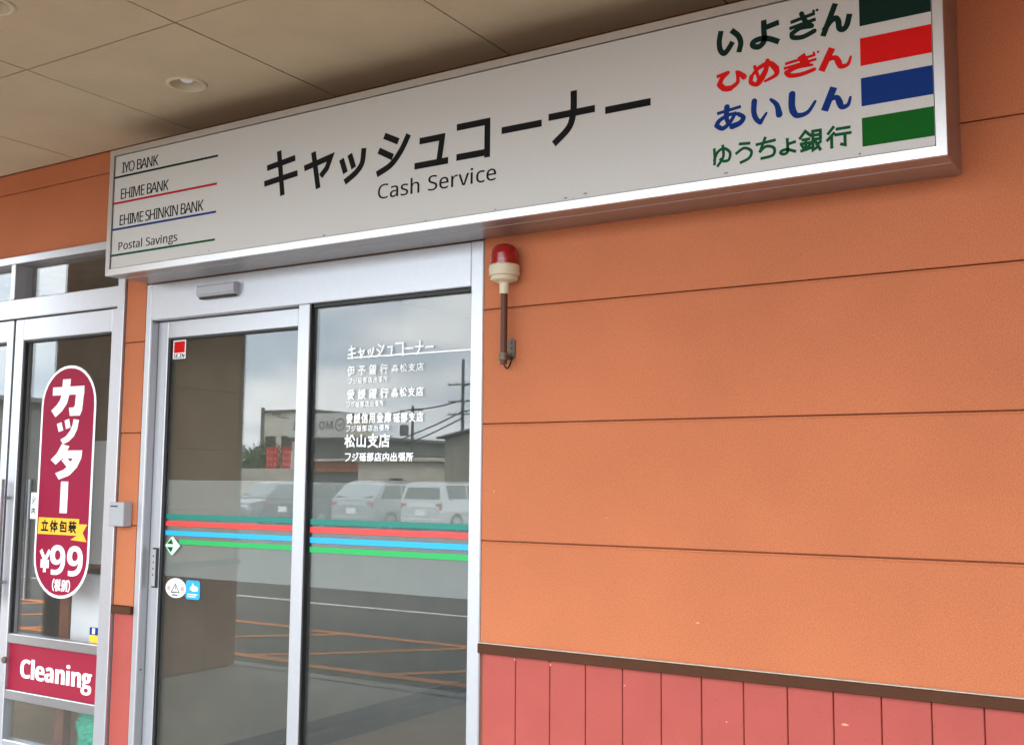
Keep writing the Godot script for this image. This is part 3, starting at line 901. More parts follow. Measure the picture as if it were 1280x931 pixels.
# ------------------------------------------------------------------ dry cleaner's front
func shop_front() -> void:
	var s := thing("glass_storefront", "aluminium and glass front of the dry cleaner's with double doors", "shop front")
	box(s, "jamb", Vector3(-2.227, 0.02, -0.1), Vector3(-2.176, 2.679, 0.016), M.aluminium, 0.003)
	box(s, "top_bar", Vector3(-5.0, 2.638, -0.1), Vector3(-2.228, 2.68, 0.014), M.aluminium, 0.003)
	box(s, "transom_bar", Vector3(-5.0, 2.33, -0.1), Vector3(-2.228, 2.438, 0.01), M.aluminium, 0.004)
	box(s, "transom_post", Vector3(-3.158, 2.438, -0.1), Vector3(-3.12, 2.638, 0.008), M.aluminium, 0.003)
	box(s, "transom_post", Vector3(-4.06, 2.438, -0.1), Vector3(-4.02, 2.638, 0.008), M.aluminium, 0.003)
	for xs in [[-3.118, -2.229], [-4.018, -3.16], [-4.98, -4.062]]:
		box(s, "transom_pane", Vector3(xs[0], 2.44, -0.068), Vector3(xs[1], 2.636, -0.06), M.shop_glass, 0.0)
	for d in [[-3.1, -2.23, 1], [-4.02, -3.122, -1]]:
		var n := Node3D.new()
		n.name = "door_leaf"
		s.add_child(n, true)
		var a: float = d[0]
		var b: float = d[1]
		box(n, "stile", Vector3(b - 0.054, 0.03, -0.06), Vector3(b, 2.324, 0.0), M.aluminium, 0.004)
		box(n, "stile", Vector3(a, 0.03, -0.06), Vector3(a + 0.072, 2.324, 0.0), M.aluminium, 0.004)
		var x0 := a + 0.072
		var x1 := b - 0.054
		box(n, "top_rail", Vector3(x0, 2.206, -0.06), Vector3(x1, 2.324, -0.002), M.aluminium, 0.004)
		box(n, "mid_rail", Vector3(x0, 0.583, -0.06), Vector3(x1, 0.633, -0.004), M.dull_aluminium, 0.004)
		box(n, "mid_rail", Vector3(x0, 0.292, -0.06), Vector3(x1, 0.342, -0.004), M.dull_aluminium, 0.004)
		box(n, "bottom_rail", Vector3(x0, 0.03, -0.06), Vector3(x1, 0.085, -0.002), M.aluminium, 0.004)
		box(n, "pane", Vector3(x0 - 0.004, 0.63, -0.042), Vector3(x1 + 0.004, 2.208, -0.034), M.shop_glass, 0.0)
		box(n, "pane", Vector3(x0 - 0.004, 0.083, -0.042), Vector3(x1 + 0.004, 0.294, -0.034), M.shop_glass, 0.0)
		box(n, "gasket", Vector3(x0, 2.196, -0.033), Vector3(x1, 2.2055, -0.012), M.gasket, 0.001)
		box(n, "gasket", Vector3(x0, 0.634, -0.033), Vector3(x0 + 0.01, 2.195, -0.012), M.gasket, 0.001)
		var band := box(n, "name_panel", Vector3(x0 + 0.001, 0.342, -0.05), Vector3(x1 - 0.001, 0.583, -0.02), M.crimson, 0.001, "crimson panel")
		if d[2] > 0:
			for off in 2:
				letters(band, "lettering", "Cleaning", -2.924 + off * 0.006, -2.342 + off * 0.006, 0.378, 0.512, -0.0195 + off * 0.0002, M.vinyl_white, true, 2)
		var hx := a + 0.036 if d[2] > 0 else b - 0.03
		var hl := part(n, "pull_handle", tube(tool(), [Vector3(hx, 0.8, 0.055), Vector3(hx, 1.45, 0.055)], 0.016, 14), M.dull_aluminium)
		part(n, "inner_handle", tube(tool(), [Vector3(hx, 0.8, -0.11), Vector3(hx, 1.45, -0.11)], 0.016, 14), M.dull_aluminium)
		for y in [0.9, 1.35]:
			part(hl, "standoff", tube(tool(), [Vector3(hx, y, 0.002), Vector3(hx, y, 0.045)], 0.008, 10), M.dull_aluminium)
		part(n, "lock", lathe(tool(), Vector3(hx + 0.03, 0.494, 0.0), [[0.018, 0.0], [0.018, 0.008], [0.014, 0.012], [0.0, 0.012]], 20, Vector3.BACK), M.zinc)
	box(s, "threshold", Vector3(-5.0, 0.0, -0.11), Vector3(-2.228, 0.026, 0.0), M.dull_aluminium, 0.003)
	box(s, "end_jamb", Vector3(-5.0, 0.026, -0.1), Vector3(-4.95, 2.33, 0.012), M.aluminium, 0.003)
	box(s, "side_pane", Vector3(-4.95, 0.03, -0.042), Vector3(-4.022, 2.33, -0.034), M.shop_glass, 0.0)
	# price sticker on the door glass
	var zk := -0.033
	var k := thing("price_sticker", "tall crimson price sticker with rounded ends on the shop door glass", "sticker", Vector3.ZERO)
	part(k, "white_border", plate(tool(), rounded(-2.877, -2.42, 0.836, 2.053, 0.226, 0.21), zk, zk + 0.001), M.vinyl_white)
	part(k, "crimson_field", plate(tool(), rounded(-2.861, -2.436, 0.851, 2.038, 0.21, 0.196), zk + 0.001, zk + 0.0018), M.pink_red)
	var z := zk + 0.0022
	for g in [
			[-2.79, -2.515, 1.78, 1.98, [[2, 20, 98, 20, 98, 42, 2, 42], [74, 30, 98, 30, 94, 84, 88, 98, 58, 98, 54, 76, 68, 76, 72, 70], [32, 0, 56, 0, 54, 40, 48, 64, 34, 84, 14, 100, 0, 82, 16, 68, 26, 54, 30, 38]]],
			[-2.74, -2.552, 1.635, 1.778, [[2, 24, 22, 18, 32, 48, 12, 54], [36, 12, 56, 6, 64, 38, 44, 44], [76, 8, 100, 12, 94, 46, 80, 72, 58, 90, 34, 100, 22, 82, 46, 70, 62, 52, 72, 30]]],
			[-2.778, -2.508, 1.45, 1.636, [[34, 0, 58, 6, 48, 26, 36, 42, 18, 58, 2, 44, 20, 26], [40, 18, 98, 18, 96, 40, 84, 66, 62, 88, 30, 100, 18, 82, 44, 72, 60, 58, 70, 40, 34, 40], [36, 46, 48, 36, 76, 60, 62, 74]]],
			[-2.686, -2.606, 1.276, 1.44, [[12, 0, 88, 0, 88, 100, 12, 100]]]]:
		var t := tool()
		var n := 0
		for q in g[4]:
			var o := PackedVector2Array()
			for i in range(0, q.size(), 2):
				o.append(Vector2(lerpf(g[0], g[1], q[i] / 100.0), lerpf(g[3], g[2], q[i + 1] / 100.0)))
			plate(t, o, z + n * 0.0001, z + n * 0.0001)
			n += 1
		part(k, "katakana_character", t, M.vinyl_white)
	part(k, "yellow_ribbon", plate(plate(tool(), PackedVector2Array([Vector2(-2.575, 1.14), Vector2(-2.443, 1.133), Vector2(-2.478, 1.178), Vector2(-2.443, 1.222), Vector2(-2.52, 1.222), Vector2(-2.52, 1.165)]), z, z + 0.0004), PackedVector2Array([Vector2(-2.852, 1.163), Vector2(-2.51, 1.163), Vector2(-2.51, 1.248), Vector2(-2.848, 1.25)]), z + 0.0005, z + 0.001), M.yellow)
	var rb := tool()
	row(rb, "立体包装", -2.828, -2.528, 1.174, 1.239, 0.0095, z + 0.0013, 0.12)
	part(k, "ribbon_lettering", rb, M.ink)
	var yn := tool()
	glyph(yn, "¥", -2.826, -2.733, 0.963, 1.083, 0.024, z)
	part(k, "yen_mark", yn, M.vinyl_white)
	letters(k, "price_figures", "99", -2.736, -2.468, 0.955, 1.11, z, M.vinyl_white, true)
	var tx := tool()
	glyph(tx, "(", -2.715, -2.688, 0.872, 0.936, 0.008, z)
	glyph(tx, "税", -2.69, -2.636, 0.872, 0.936, 0.0085, z)
	glyph(tx, "別", -2.632, -2.578, 0.872, 0.936, 0.0085, z)
	glyph(tx, ")", -2.58, -2.553, 0.872, 0.936, 0.008, z)
	part(k, "tax_note", tx, M.vinyl_white)
	var tg := thing("corner_label", "small blue and yellow label in the lower corner of the shop door glass", "label", Vector3(-2.284, 0.637, -0.0335))
	box(tg, "yellow_field", Vector3(-0.104, 0.0, 0), Vector3(0.0, 0.036, 0.0008), M.yellow, 0.0)
	box(tg, "blue_field", Vector3(-0.104, 0.0365, 0), Vector3(0.0, 0.074, 0.0008), M.blue, 0.0)
	for x in [-0.084, -0.034]:
		box(tg, "white_mark", Vector3(x, 0.042, 0.0009), Vector3(x + 0.022, 0.07, 0.0012), M.vinyl_white, 0.0)
	var nt := thing("paper_note", "narrow white slip of paper beside the price sticker", "note", Vector3(-2.93, 1.24, -0.0335))
	box(nt, "sheet", Vector3(0, 0, 0), Vector3(0.052, 0.14, 0.0006), M.vinyl_white, 0.0)
	for g in [["シ", 0.08, 0.12], ["内", 0.025, 0.06]]:
		var nl := tool()
		glyph(nl, g[0], 0.01, 0.042, g[1], g[2], 0.0045, 0.0009)
		part(nt, "character", nl, M.ink)
	# things inside the shop
	var wb := thing("partition_board", "pale board with a wooden rail and post behind the shop door", "partition", Vector3(-2.24, 0.0, -0.22))
	box(wb, "board", Vector3(-0.56, 0.3, -0.02), Vector3(-0.0, 0.95, 0.0), M.white_board, 0.003)
	box(wb, "board", Vector3(-0.56, 1.0, -0.02), Vector3(-0.0, 1.66, 0.0), M.white_board, 0.003)
	box(wb, "middle_rail", Vector3(-0.56, 0.952, -0.03), Vector3(-0.0, 0.998, 0.012), M.wood, 0.003)
	box(wb, "post", Vector3(-0.64, 0.02, -0.04), Vector3(-0.565, 1.66, 0.015), M.wood, 0.004)
	box(wb, "bottom_rail", Vector3(-0.56, 0.25, -0.025), Vector3(-0.0, 0.298, 0.01), M.plank, 0.003)
	var sh := thing("garment_rack", "dark shelf rack with slatted shelves inside the shop left of the price sticker", "rack", Vector3(-3.6, 0.02, -1.5))
	for x in [-0.5, 0.5]:
		for zz in [-0.2, 0.2]:
			box(sh, "upright", Vector3(x - 0.02, 0, zz - 0.02), Vector3(x + 0.02, 1.7, zz + 0.02), M.wood, 0.003)
	for y in [0.3, 0.6, 0.9, 1.2, 1.5]:
		box(sh, "shelf", Vector3(-0.5, y, -0.19), Vector3(0.5, y + 0.025, 0.19), M.wood, 0.003)
	green_bag()

func green_bag() -> void:
	var n := FastNoiseLite.new()
	n.seed = 3
	n.frequency = 1.6
	n.fractal_octaves = 2
	n.fractal_type = FastNoiseLite.FRACTAL_RIDGED
	var st := tool()
	st.set_smooth_group(0)
	var nu := 96
	var nv := 60
	var pts := []
	for j in nv + 1:
		var r := []
		for i in nu:
			var a := TAU * i / nu
			var t := PI * j / nv
			var d := Vector3(sin(t) * cos(a), cos(t), sin(t) * sin(a))
			var k := 1.0 + 0.16 * n.get_noise_3dv(d * 1.3 + Vector3(0, d.y * 1.5, 0)) + 0.03 * sin(a * 5.0 + d.y * 7.0) * sin(t)
			r.append(Vector3(d.x * 0.21 * k, maxf(0.0, 0.14 + d.y * 0.16 * k), d.z * 0.14 * k))
		pts.append(r)
	for j in nv:
		for i in nu:
			var i2 := (i + 1) % nu
			for v in [pts[j][i], pts[j][i2], pts[j + 1][i2], pts[j][i], pts[j + 1][i2], pts[j + 1][i]]:
				st.add_vertex(v)
	st.index()
	st.generate_normals()
	var b := part(self, "cloth_bag", st, M.green_cloth)
	b.position = Vector3(-2.44, 0.02, -0.25)
	tag(b, "green cloth laundry bag slumped behind the lower glass of the shop door", "bag")

# ------------------------------------------------------------------ the long sign
func sign_box() -> void:
	var s := thing("cash_corner_sign", "long white sign box with black katakana lettering and four bank colour blocks", "sign")
	var x0 := -2.005
	var x1 := 1.802
	var y0 := 2.422
	var y1 := 3.036
	box(s, "box_body", Vector3(x0 + 0.003, y0 + 0.003, 0.003), Vector3(x1 - 0.003, y1 - 0.003, 0.161), M.dull_aluminium, 0.004)
	box(s, "front_rim", Vector3(x0, y0, 0.172), Vector3(x1, y1, 0.25), M.dull_aluminium, 0.004)
	box(s, "rim_groove", Vector3(x0 + 0.008, y0 + 0.008, 0.161), Vector3(x1 - 0.008, y1 - 0.008, 0.172), M.gasket, 0.0)
	# mitred frame strips, each leaning slightly outwards
	var f := 0.03
	var zi := 0.2655
	var zo := 0.2645
	var a := [Vector2(x0, y0), Vector2(x1, y0), Vector2(x1, y1), Vector2(x0, y1)]
	var b := [Vector2(x0 + f, y0 + f), Vector2(x1 - f, y0 + f), Vector2(x1 - f, y1 - f), Vector2(x0 + f, y1 - f)]
	for i in 4:
		var j := (i + 1) % 4
		var st := tool()
		var A := Vector3(a[i].x, a[i].y, zo)
		var B := Vector3(a[j].x, a[j].y, zo)
		var C := Vector3(b[j].x, b[j].y, zi)
		var D := Vector3(b[i].x, b[i].y, zi)
		var back := Vector3(0, 0, 0.2502)
		face(st, [A, B, C, D], Vector3.BACK)
		var o2: Vector2 = a[i] - b[i] + a[j] - b[j]
		face(st, [A, B, Vector3(B.x, B.y, back.z), Vector3(A.x, A.y, back.z)], Vector3(o2.x, o2.y, 0))
		face(st, [D, C, Vector3(C.x, C.y, back.z), Vector3(D.x, D.y, back.z)], Vector3(-o2.x, -o2.y, 0))
		part(s, "frame_strip", st, M.sign_frame)
	var p := box(s, "face_panel", Vector3(x0 + f + 0.007, y0 + f + 0.003, 0.2503), Vector3(x1 - f - 0.003, y1 - f - 0.003, 0.261), M.sign_white, 0.001)
	box(s, "edge_line", Vector3(x0 + f + 0.0005, y0 + f + 0.0005, 0.2503), Vector3(x1 - f - 0.0005, y1 - f - 0.0005, 0.2512), M.gasket, 0.0)
	var z := 0.2614
	# bank names with their coloured rules
	var rules := [[2.899, "dark_green", "IYO BANK", -1.661, 2.916, 2.966], [2.771, "line_red", "EHIME BANK", -1.582, 2.787, 2.837], [2.643, "blue", "EHIME SHINKIN BANK", -1.344, 2.659, 2.709], [2.517, "letter_green", "Postal Savings", -1.509, 2.526, 2.58]]
	for q in rules:
		box(p, "rule_line", Vector3(x0 + f + 0.004, q[0] - 0.005, 0.2611), Vector3(-1.262, q[0] + 0.005, z + 0.0002), M[q[1]], 0.0)
		letters(p, "bank_name", q[2], -1.918, q[3], q[4], q[5], z + 0.0003, M.ink, false, 0 if q[2].begins_with("P") else 6)
	var w := 0.0262
	for g in [["キ", -0.972, -0.774, 2.66, 2.863], ["ャ", -0.742, -0.58, 2.662, 2.827], ["ッ", -0.549, -0.395, 2.662, 2.8], ["シ", -0.35, -0.18, 2.664, 2.846], ["ュ", -0.16, 0.006, 2.664, 2.796], ["コ", 0.04, 0.2, 2.664, 2.826], ["ー", 0.244, 0.422, 2.7, 2.816], ["ナ", 0.446, 0.64, 2.664, 2.856], ["ー", 0.676, 0.855, 2.7, 2.816]]:
		var t := tool()
		glyph(t, g[0], g[1], g[2], g[3], g[4], w, z)
		part(p, "katakana_character", t, M.ink)
	letters(p, "english_lettering", "Cash Service", -0.338, 0.224, 2.573, 2.638, z, M.ink)
	for g in [["い", 1.09, 1.19, 2.862, 2.957], ["よ", 1.205, 1.308, 2.86, 2.958], ["ぎ", 1.33, 1.442, 2.862, 2.962], ["ん", 1.436, 1.537, 2.858, 2.96]]:
		var r1 := tool()
		glyph(r1, g[0], g[1], g[2], g[3], g[4], 0.0185, z)
		part(p, "bank_character", r1, M.dark_green)
	for g in [["ひ", 1.086, 1.193, 2.742, 2.818], ["め", 1.2, 1.304, 2.74, 2.824], ["ぐ", 1.312, 1.44, 2.744, 2.822], ["む", 1.422, 1.536, 2.742, 2.822]]:
		var r2 := tool()
		glyph(r2, g[0], g[1], g[2], g[3], g[4], 0.012, z)
		part(p, "bank_character", r2, M.red)
	for g in [["あ", 1.082, 1.189, 2.612, 2.697], ["ぃ", 1.204, 1.31, 2.611, 2.697], ["し", 1.326, 1.423, 2.612, 2.697], ["む", 1.43, 1.532, 2.612, 2.695]]:
		var r3 := tool()
		glyph(r3, g[0], g[1], g[2], g[3], g[4], 0.012, z)
		part(p, "bank_character", r3, M.blue)
	for g in [["ゆ", 1.074, 1.142, 2.491, 2.565], ["う", 1.15, 1.216, 2.49, 2.566], ["ち", 1.221, 1.29, 2.492, 2.568], ["ょ", 1.298, 1.355, 2.495, 2.552], ["銀", 1.362, 1.441, 2.492, 2.568], ["行", 1.448, 1.528, 2.493, 2.566]]:
		var r4 := tool()
		glyph(r4, g[0], g[1], g[2], g[3], g[4], 0.0098, z)
		part(p, "bank_character", r4, M.letter_green)
	# specks of dirt along the foot of the panel
	for k in 9:
		var dx := [-0.62, 0.52, -0.1, 0.22, 0.55, 0.6, 1.12, 1.55, -1.3][k] as float
		var dl := rng.randf_range(0.003, 0.01)
		part(p, "dirt_speck", plate(tool(), blot(dx, 2.46 + rng.randf_range(0.0, 0.012), dl, rng.randf_range(0.0015, 0.004)), 0.2611, 0.2613), M.grime)
	for q in [[2.867, 2.958, "dark_green"], [2.74, 2.828, "red"], [2.612, 2.701, "blue"], [2.485, 2.575, "green"]]:
		box(p, "colour_block", Vector3(1.559, q[0], 0.2611), Vector3(x1 - f - 0.0035, q[1], z + 0.0001), M[q[2]], 0.0)

# ------------------------------------------------------------------ beacon, sensor, small box
func small_things() -> void:
	var b := thing("alarm_beacon", "red dome warning beacon on a rusty pole bracketed to the orange wall", "warning light", Vector3(0.13, 1.9, 0.05))
	part(b, "pole", tube(tool(), [Vector3(0, 0.01, 0), Vector3(0, 0.3, 0)], 0.0135, 18), M.rusty_pole)
	part(b, "neck", lathe(tool(), Vector3.ZERO, [[0.0, 0.285], [0.018, 0.285], [0.019, 0.325], [0.026, 0.33], [0.046, 0.336]], 30), M.ivory)
	var base := part(b, "base", lathe(tool(), Vector3.ZERO, [[0.0, 0.335], [0.05, 0.336], [0.054, 0.342], [0.054, 0.35], [0.051, 0.351], [0.051, 0.354], [0.0585, 0.355], [0.06, 0.36], [0.06, 0.394], [0.057, 0.398], [0.0, 0.398]], 40), M.ivory)
	var lp := tool()
	var n := 8
	for k in n:
		var q := []
		for j in 2:
			var a := -0.9 - 0.95 + 0.95 * (k + j) / n + PI / 2 + 0.15
			q.append(Vector3(sin(a - PI / 2) * 0.0606, 0, cos(a - PI / 2) * 0.0606))
		face(lp, [q[0] + Vector3(0, 0.372, 0), q[1] + Vector3(0, 0.372, 0), q[1] + Vector3(0, 0.386, 0), q[0] + Vector3(0, 0.386, 0)], q[0])
	part(base, "name_plate", lp, M.vinyl_white)
	part(b, "dome", lathe(tool(), Vector3.ZERO, [[0.057, 0.398], [0.057, 0.404], [0.054, 0.406], [0.054, 0.44], [0.051, 0.455], [0.044, 0.468], [0.033, 0.477], [0.018, 0.482], [0.0, 0.483]], 40), M.red_dome)
	part(b, "reflector", lathe(tool(), Vector3(0.004, 0, -0.004), [[0.0, 0.398], [0.026, 0.4], [0.03, 0.425], [0.02, 0.45], [0.0, 0.456]], 20), M.mirror)
	part(b, "clamp", lathe(tool(), Vector3.ZERO, [[0.0135, 0.026], [0.019, 0.026], [0.02, 0.03], [0.02, 0.036], [0.016, 0.037], [0.016, 0.043], [0.02, 0.044], [0.02, 0.053], [0.0135, 0.054]], 24), M.zinc)
	part(b, "arm", bx(tool(), Vector3(-0.006, 0.032, -0.046), Vector3(0.008, 0.05, -0.01), 0.002), M.zinc)
	var pl := tool()
	plate(pl, rounded(-0.009, 0.024, 0.033, 0.115, 0.013), -0.05, -0.044)
	var bp := part(b, "bracket_plate", pl, M.zinc)
	for y in [0.055, 0.076, 0.098]:
		part(bp, "screw_hole", lathe(tool(), Vector3(0.0075, y, -0.044), [[0.0045, 0.0005], [0.0, 0.0006]], 12, Vector3.BACK), M.gasket)
	var cab := []
	for k in 13:
		var t := k / 12.0
		cab.append(Vector3(0.012 * t, 0.012 - sin(PI * t) * 0.03 + t * 0.03, -0.044 * t))
	part(b, "cable", tube(tool(), cab, 0.003, 8), M.gasket)

	var sn := thing("motion_sensor", "grey motion sensor bar on the header of the sliding door", "sensor", Vector3(-1.5, 2.317, 0.0))
	var prof := PackedVector2Array([Vector2(0.0, 0.0), Vector2(0.026, 0.006), Vector2(0.036, 0.018), Vector2(0.036, 0.052), Vector2(0.03, 0.06), Vector2(0.0, 0.062)])
	var ss := tool()
	for i in prof.size():
		var p0 := prof[i]
		var p1 := prof[(i + 1) % prof.size()]
		face(ss, [Vector3(-0.125, p0.y, p0.x), Vector3(0.125, p0.y, p0.x), Vector3(0.125, p1.y, p1.x), Vector3(-0.125, p1.y, p1.x)], Vector3(0, -(p1.x - p0.x) * -1.0 * -1.0, p1.y - p0.y))
	for x in [-0.125, 0.125]:
		var e := []
		for v in prof:
			e.append(Vector3(x, v.y, v.x))
		face(ss, e, Vector3(x, 0, 0))
	part(sn, "housing", ss, M.grey_plastic)
	part(sn, "lens_window", bx(tool(), Vector3(-0.118, -0.004, 0.004), Vector3(0.118, 0.003, 0.024), 0.001), M.black)

	var kb := thing("key_switch_box", "small grey metal box on the narrow orange strip between the doors", "switch box", Vector3(-2.095, 1.225, 0.0))
	var kbb := part(kb, "housing", bx(tool(), Vector3(-0.075, 0.0, 0.0), Vector3(0.035, 0.118, 0.055), 0.004), M.grey_plastic)
	part(kbb, "slot", bx(tool(), Vector3(-0.062, 0.094, 0.054), Vector3(-0.008, 0.101, 0.0555)), M.black)

# ------------------------------------------------------------------ across the car park
func car(label: String, paint: String, at: Vector3, turn: float, l := 4.1, w := 1.65, h := 1.45, tall := false) -> void:
	var c := thing("parked_car", label, "car", at, "cars in the car park", turn)
	var hw := w / 2
	# cross-sections along the length: [x, floor, waist, half-width]
	var body := [[-l / 2, 0.42, 0.62, 0.8], [-l / 2 + 0.12, 0.24, 0.8 if tall else 0.74, 0.94], [-l / 2 + 0.9, 0.2, 0.98 if tall else 0.86, 1.0], [0.0, 0.2, 0.96 if tall else 0.9, 1.0], [l / 2 - 0.5, 0.2, 0.98 if tall else 0.93, 1.0], [l / 2 - 0.08, 0.26, 0.92, 0.95], [l / 2, 0.4, 0.76, 0.86]]
	var st := tool()
	loft(st, body.map(func(q): return [Vector3(q[0], q[1], -hw * q[3]), Vector3(q[0], q[1], hw * q[3]), Vector3(q[0], (q[1] + q[2]) / 2 + 0.05, hw * q[3] * 1.02), Vector3(q[0], q[2], hw * q[3] * 0.95), Vector3(q[0], q[2] + 0.015, 0), Vector3(q[0], q[2], -hw * q[3] * 0.95), Vector3(q[0], (q[1] + q[2]) / 2 + 0.05, -hw * q[3] * 1.02)]))
	part(c, "body", st, M[paint])
	var f0 := -l / 2 + (0.7 if tall else 1.05)
	var f1 := f0 + (0.45 if tall else 0.75)
	var r1 := l / 2 - (0.18 if tall else 0.55)
	var r0 := l / 2 - 0.06
	var wy := 0.88
	var cab := tool()
	loft(cab, [[f0, wy, wy + 0.02], [f1, wy, h - 0.06], [f1 + 0.35, wy, h], [r1 - 0.3, wy, h - 0.01], [r1, wy, h - 0.08], [r0, wy, wy + 0.03]].map(func(q): return [Vector3(q[0], q[1], -hw * 0.94), Vector3(q[0], q[1], hw * 0.94), Vector3(q[0], q[2], hw * (0.94 - 0.2 * (q[2] - wy))), Vector3(q[0], q[2] + 0.02, 0), Vector3(q[0], q[2], -hw * (0.94 - 0.2 * (q[2] - wy)))]))
	part(c, "cabin", cab, M[paint])
	# glazing a little proud of the cabin
	var top := h - 0.1
	for s in [-1.0, 1.0]:
		for xs in [[f0 + 0.22, f1 + 0.06, 0.02], [0.1, 0.1, 1.0]]:
			pass
		var zb: float = s * (hw * 0.94 + 0.006)
		var zt: float = s * (hw * (0.94 - 0.2 * (top - wy)) + 0.006)
		var m := (f1 + r1) / 2
		for q in [[f0 + 0.3, f1 + 0.08, m - 0.04, m - 0.04], [m + 0.04, m + 0.04, r1 - 0.12, r0 - 0.32]]:
			var g := tool()
			face(g, [Vector3(q[0], wy + 0.07, zb), Vector3(q[1], top, zt), Vector3(q[2], top, zt), Vector3(q[3], wy + 0.07, zb)], Vector3(0, 0, s))
			part(c, "side_window", g, M.car_glass)
	for e in [[f0, f1, -1.0, "windscreen"], [r0, r1, 1.0, "rear_window"]]:
		var g2 := tool()
		var up: float = h - 0.1 - (wy + 0.06)
		var a: float = lerpf(e[0], e[1], 0.15) + e[2] * 0.02
		var b2: float = lerpf(e[0], e[1], 0.92) + e[2] * 0.02
		face(g2, [Vector3(a, wy + 0.09, -hw * 0.82), Vector3(a, wy + 0.09, hw * 0.82), Vector3(b2, wy + up, hw * 0.72), Vector3(b2, wy + up, -hw * 0.72)], Vector3(e[2], 0.6, 0))
		part(c, e[3], g2, M.car_glass)
	for x in [-l * 0.31, l * 0.31]:
		for s in [-1.0, 1.0]:
			var wh := part(c, "wheel", lathe(tool(), Vector3(x, 0.3, s * (hw - 0.16)), [[0.0, 0.0], [0.3, 0.01], [0.31, 0.03], [0.31, 0.16], [0.29, 0.19], [0.2, 0.19]], 24, Vector3(0, 0, s)), M.tyre)
			part(wh, "rim", lathe(tool(), Vector3(x, 0.3, s * (hw - 0.16)), [[0.2, 0.188], [0.18, 0.17], [0.06, 0.18], [0.0, 0.185]], 24, Vector3(0, 0, s)), M.paint_silver)
	for s in [-1.0, 1.0]:
		part(c, "tail_lamp", bx(tool(), Vector3(l / 2 - 0.1, 0.68, s * hw * 0.66), Vector3(l / 2 - 0.005, 0.86, s * hw * 0.92), 0.02), M.lamp_red)
		part(c, "headlight", bx(tool(), Vector3(-l / 2 + 0.02, 0.55, s * hw * 0.5), Vector3(-l / 2 + 0.16, 0.68, s * hw * 0.86), 0.02), M.lamp_clear)
	part(c, "number_plate", bx(tool(), Vector3(l / 2 - 0.03, 0.52, -0.17), Vector3(l / 2 + 0.012, 0.68, 0.17), 0.004), M.vinyl_white)
	part(c, "bumper", bx(tool(), Vector3(l / 2 - 0.14, 0.3, -hw * 0.9), Vector3(l / 2 + 0.03, 0.46, hw * 0.9), 0.04), M[paint])

func loft(st: SurfaceTool, rings: Array) -> void:
	var n: int = rings[0].size()
	for i in rings.size() - 1:
		var mid := Vector3.ZERO
		for k in n:
			mid += rings[i][k] + rings[i + 1][k]
		mid /= 2.0 * n
		for k in n:
			var a: Vector3 = rings[i][k]
			var b: Vector3 = rings[i][(k + 1) % n]
			var c: Vector3 = rings[i + 1][(k + 1) % n]
			var d: Vector3 = rings[i + 1][k]
			var out := (a + b + c + d) / 4.0 - mid
			face(st, [a, b, c], out)
			face(st, [a, c, d], out)
	face(st, rings[0], rings[0][0] - rings[1][0] + Vector3(rings[0][0].x - rings[1][0].x, 0, 0))
	var z: int = rings.size() - 1
	face(st, rings[z], Vector3(rings[z][0].x - rings[z - 1][0].x, 0, 0))

func pole(label: String, at: Vector3, h: float, arms: Array, group := "") -> Node3D:
	var p := thing("utility_pole", label, "utility pole", at, "utility poles beyond the car park")
	part(p, "shaft", lathe(tool(), Vector3.ZERO, [[0.1, 0.0], [0.07, h], [0.0, h]], 14), M.pole_grey)
	for y in arms:
		part(p, "crossarm", bx(tool(), Vector3(-0.8, y - 0.03, -0.13), Vector3(0.8, y + 0.03, -0.07), 0.01), M.pole_grey)
		for x in [-0.7, -0.3, 0.3, 0.7]:
			part(p, "insulator", lathe(tool(), Vector3(x, y + 0.05, -0.12), [[0.03, 0.0], [0.05, 0.05], [0.03, 0.1], [0.0, 0.14]], 8), M.vinyl_white)
	return p

func wire(label: String, a: Vector3, b: Vector3, sag: float) -> void:
	var pts := []
	for k in 17:
		var t := k / 16.0
		pts.append(a.lerp(b, t) - Vector3(0, sag * 4.0 * t * (1 - t), 0))
	var o := part(self, "power_line", tube(tool(), pts, 0.035, 5), M.wire)
	tag(o, label, "cable", "overhead lines beyond the car park")

func house(called: String, label: String, x0: float, x1: float, z0: float, z1: float, h: float, wall: String, roof: String, windows: Array, category := "building") -> Node3D:
	var o := thing(called, label, category, Vector3((x0 + x1) / 2, 0, z0))
	var hw := (x1 - x0) / 2
	var d := z1 - z0
	box(o, "wall", Vector3(-hw, -0.05, 0), Vector3(hw, h, d), M[wall], 0.01)
	box(o, "roof", Vector3(-hw - 0.2, h + 0.002, -0.2), Vector3(hw + 0.2, h + 0.18, d + 0.2), M[roof], 0.02)
	for q in windows:
		var wn := box(o, "window", Vector3(q[0], q[1], -0.05), Vector3(q[2], q[3], -0.003), M.pole_grey, 0.01)
		part(wn, "pane", bx(tool(), Vector3(q[0] + 0.06, q[1] + 0.06, -0.06), Vector3(q[2] - 0.06, q[3] - 0.06, -0.052)), M.car_glass)
	return o

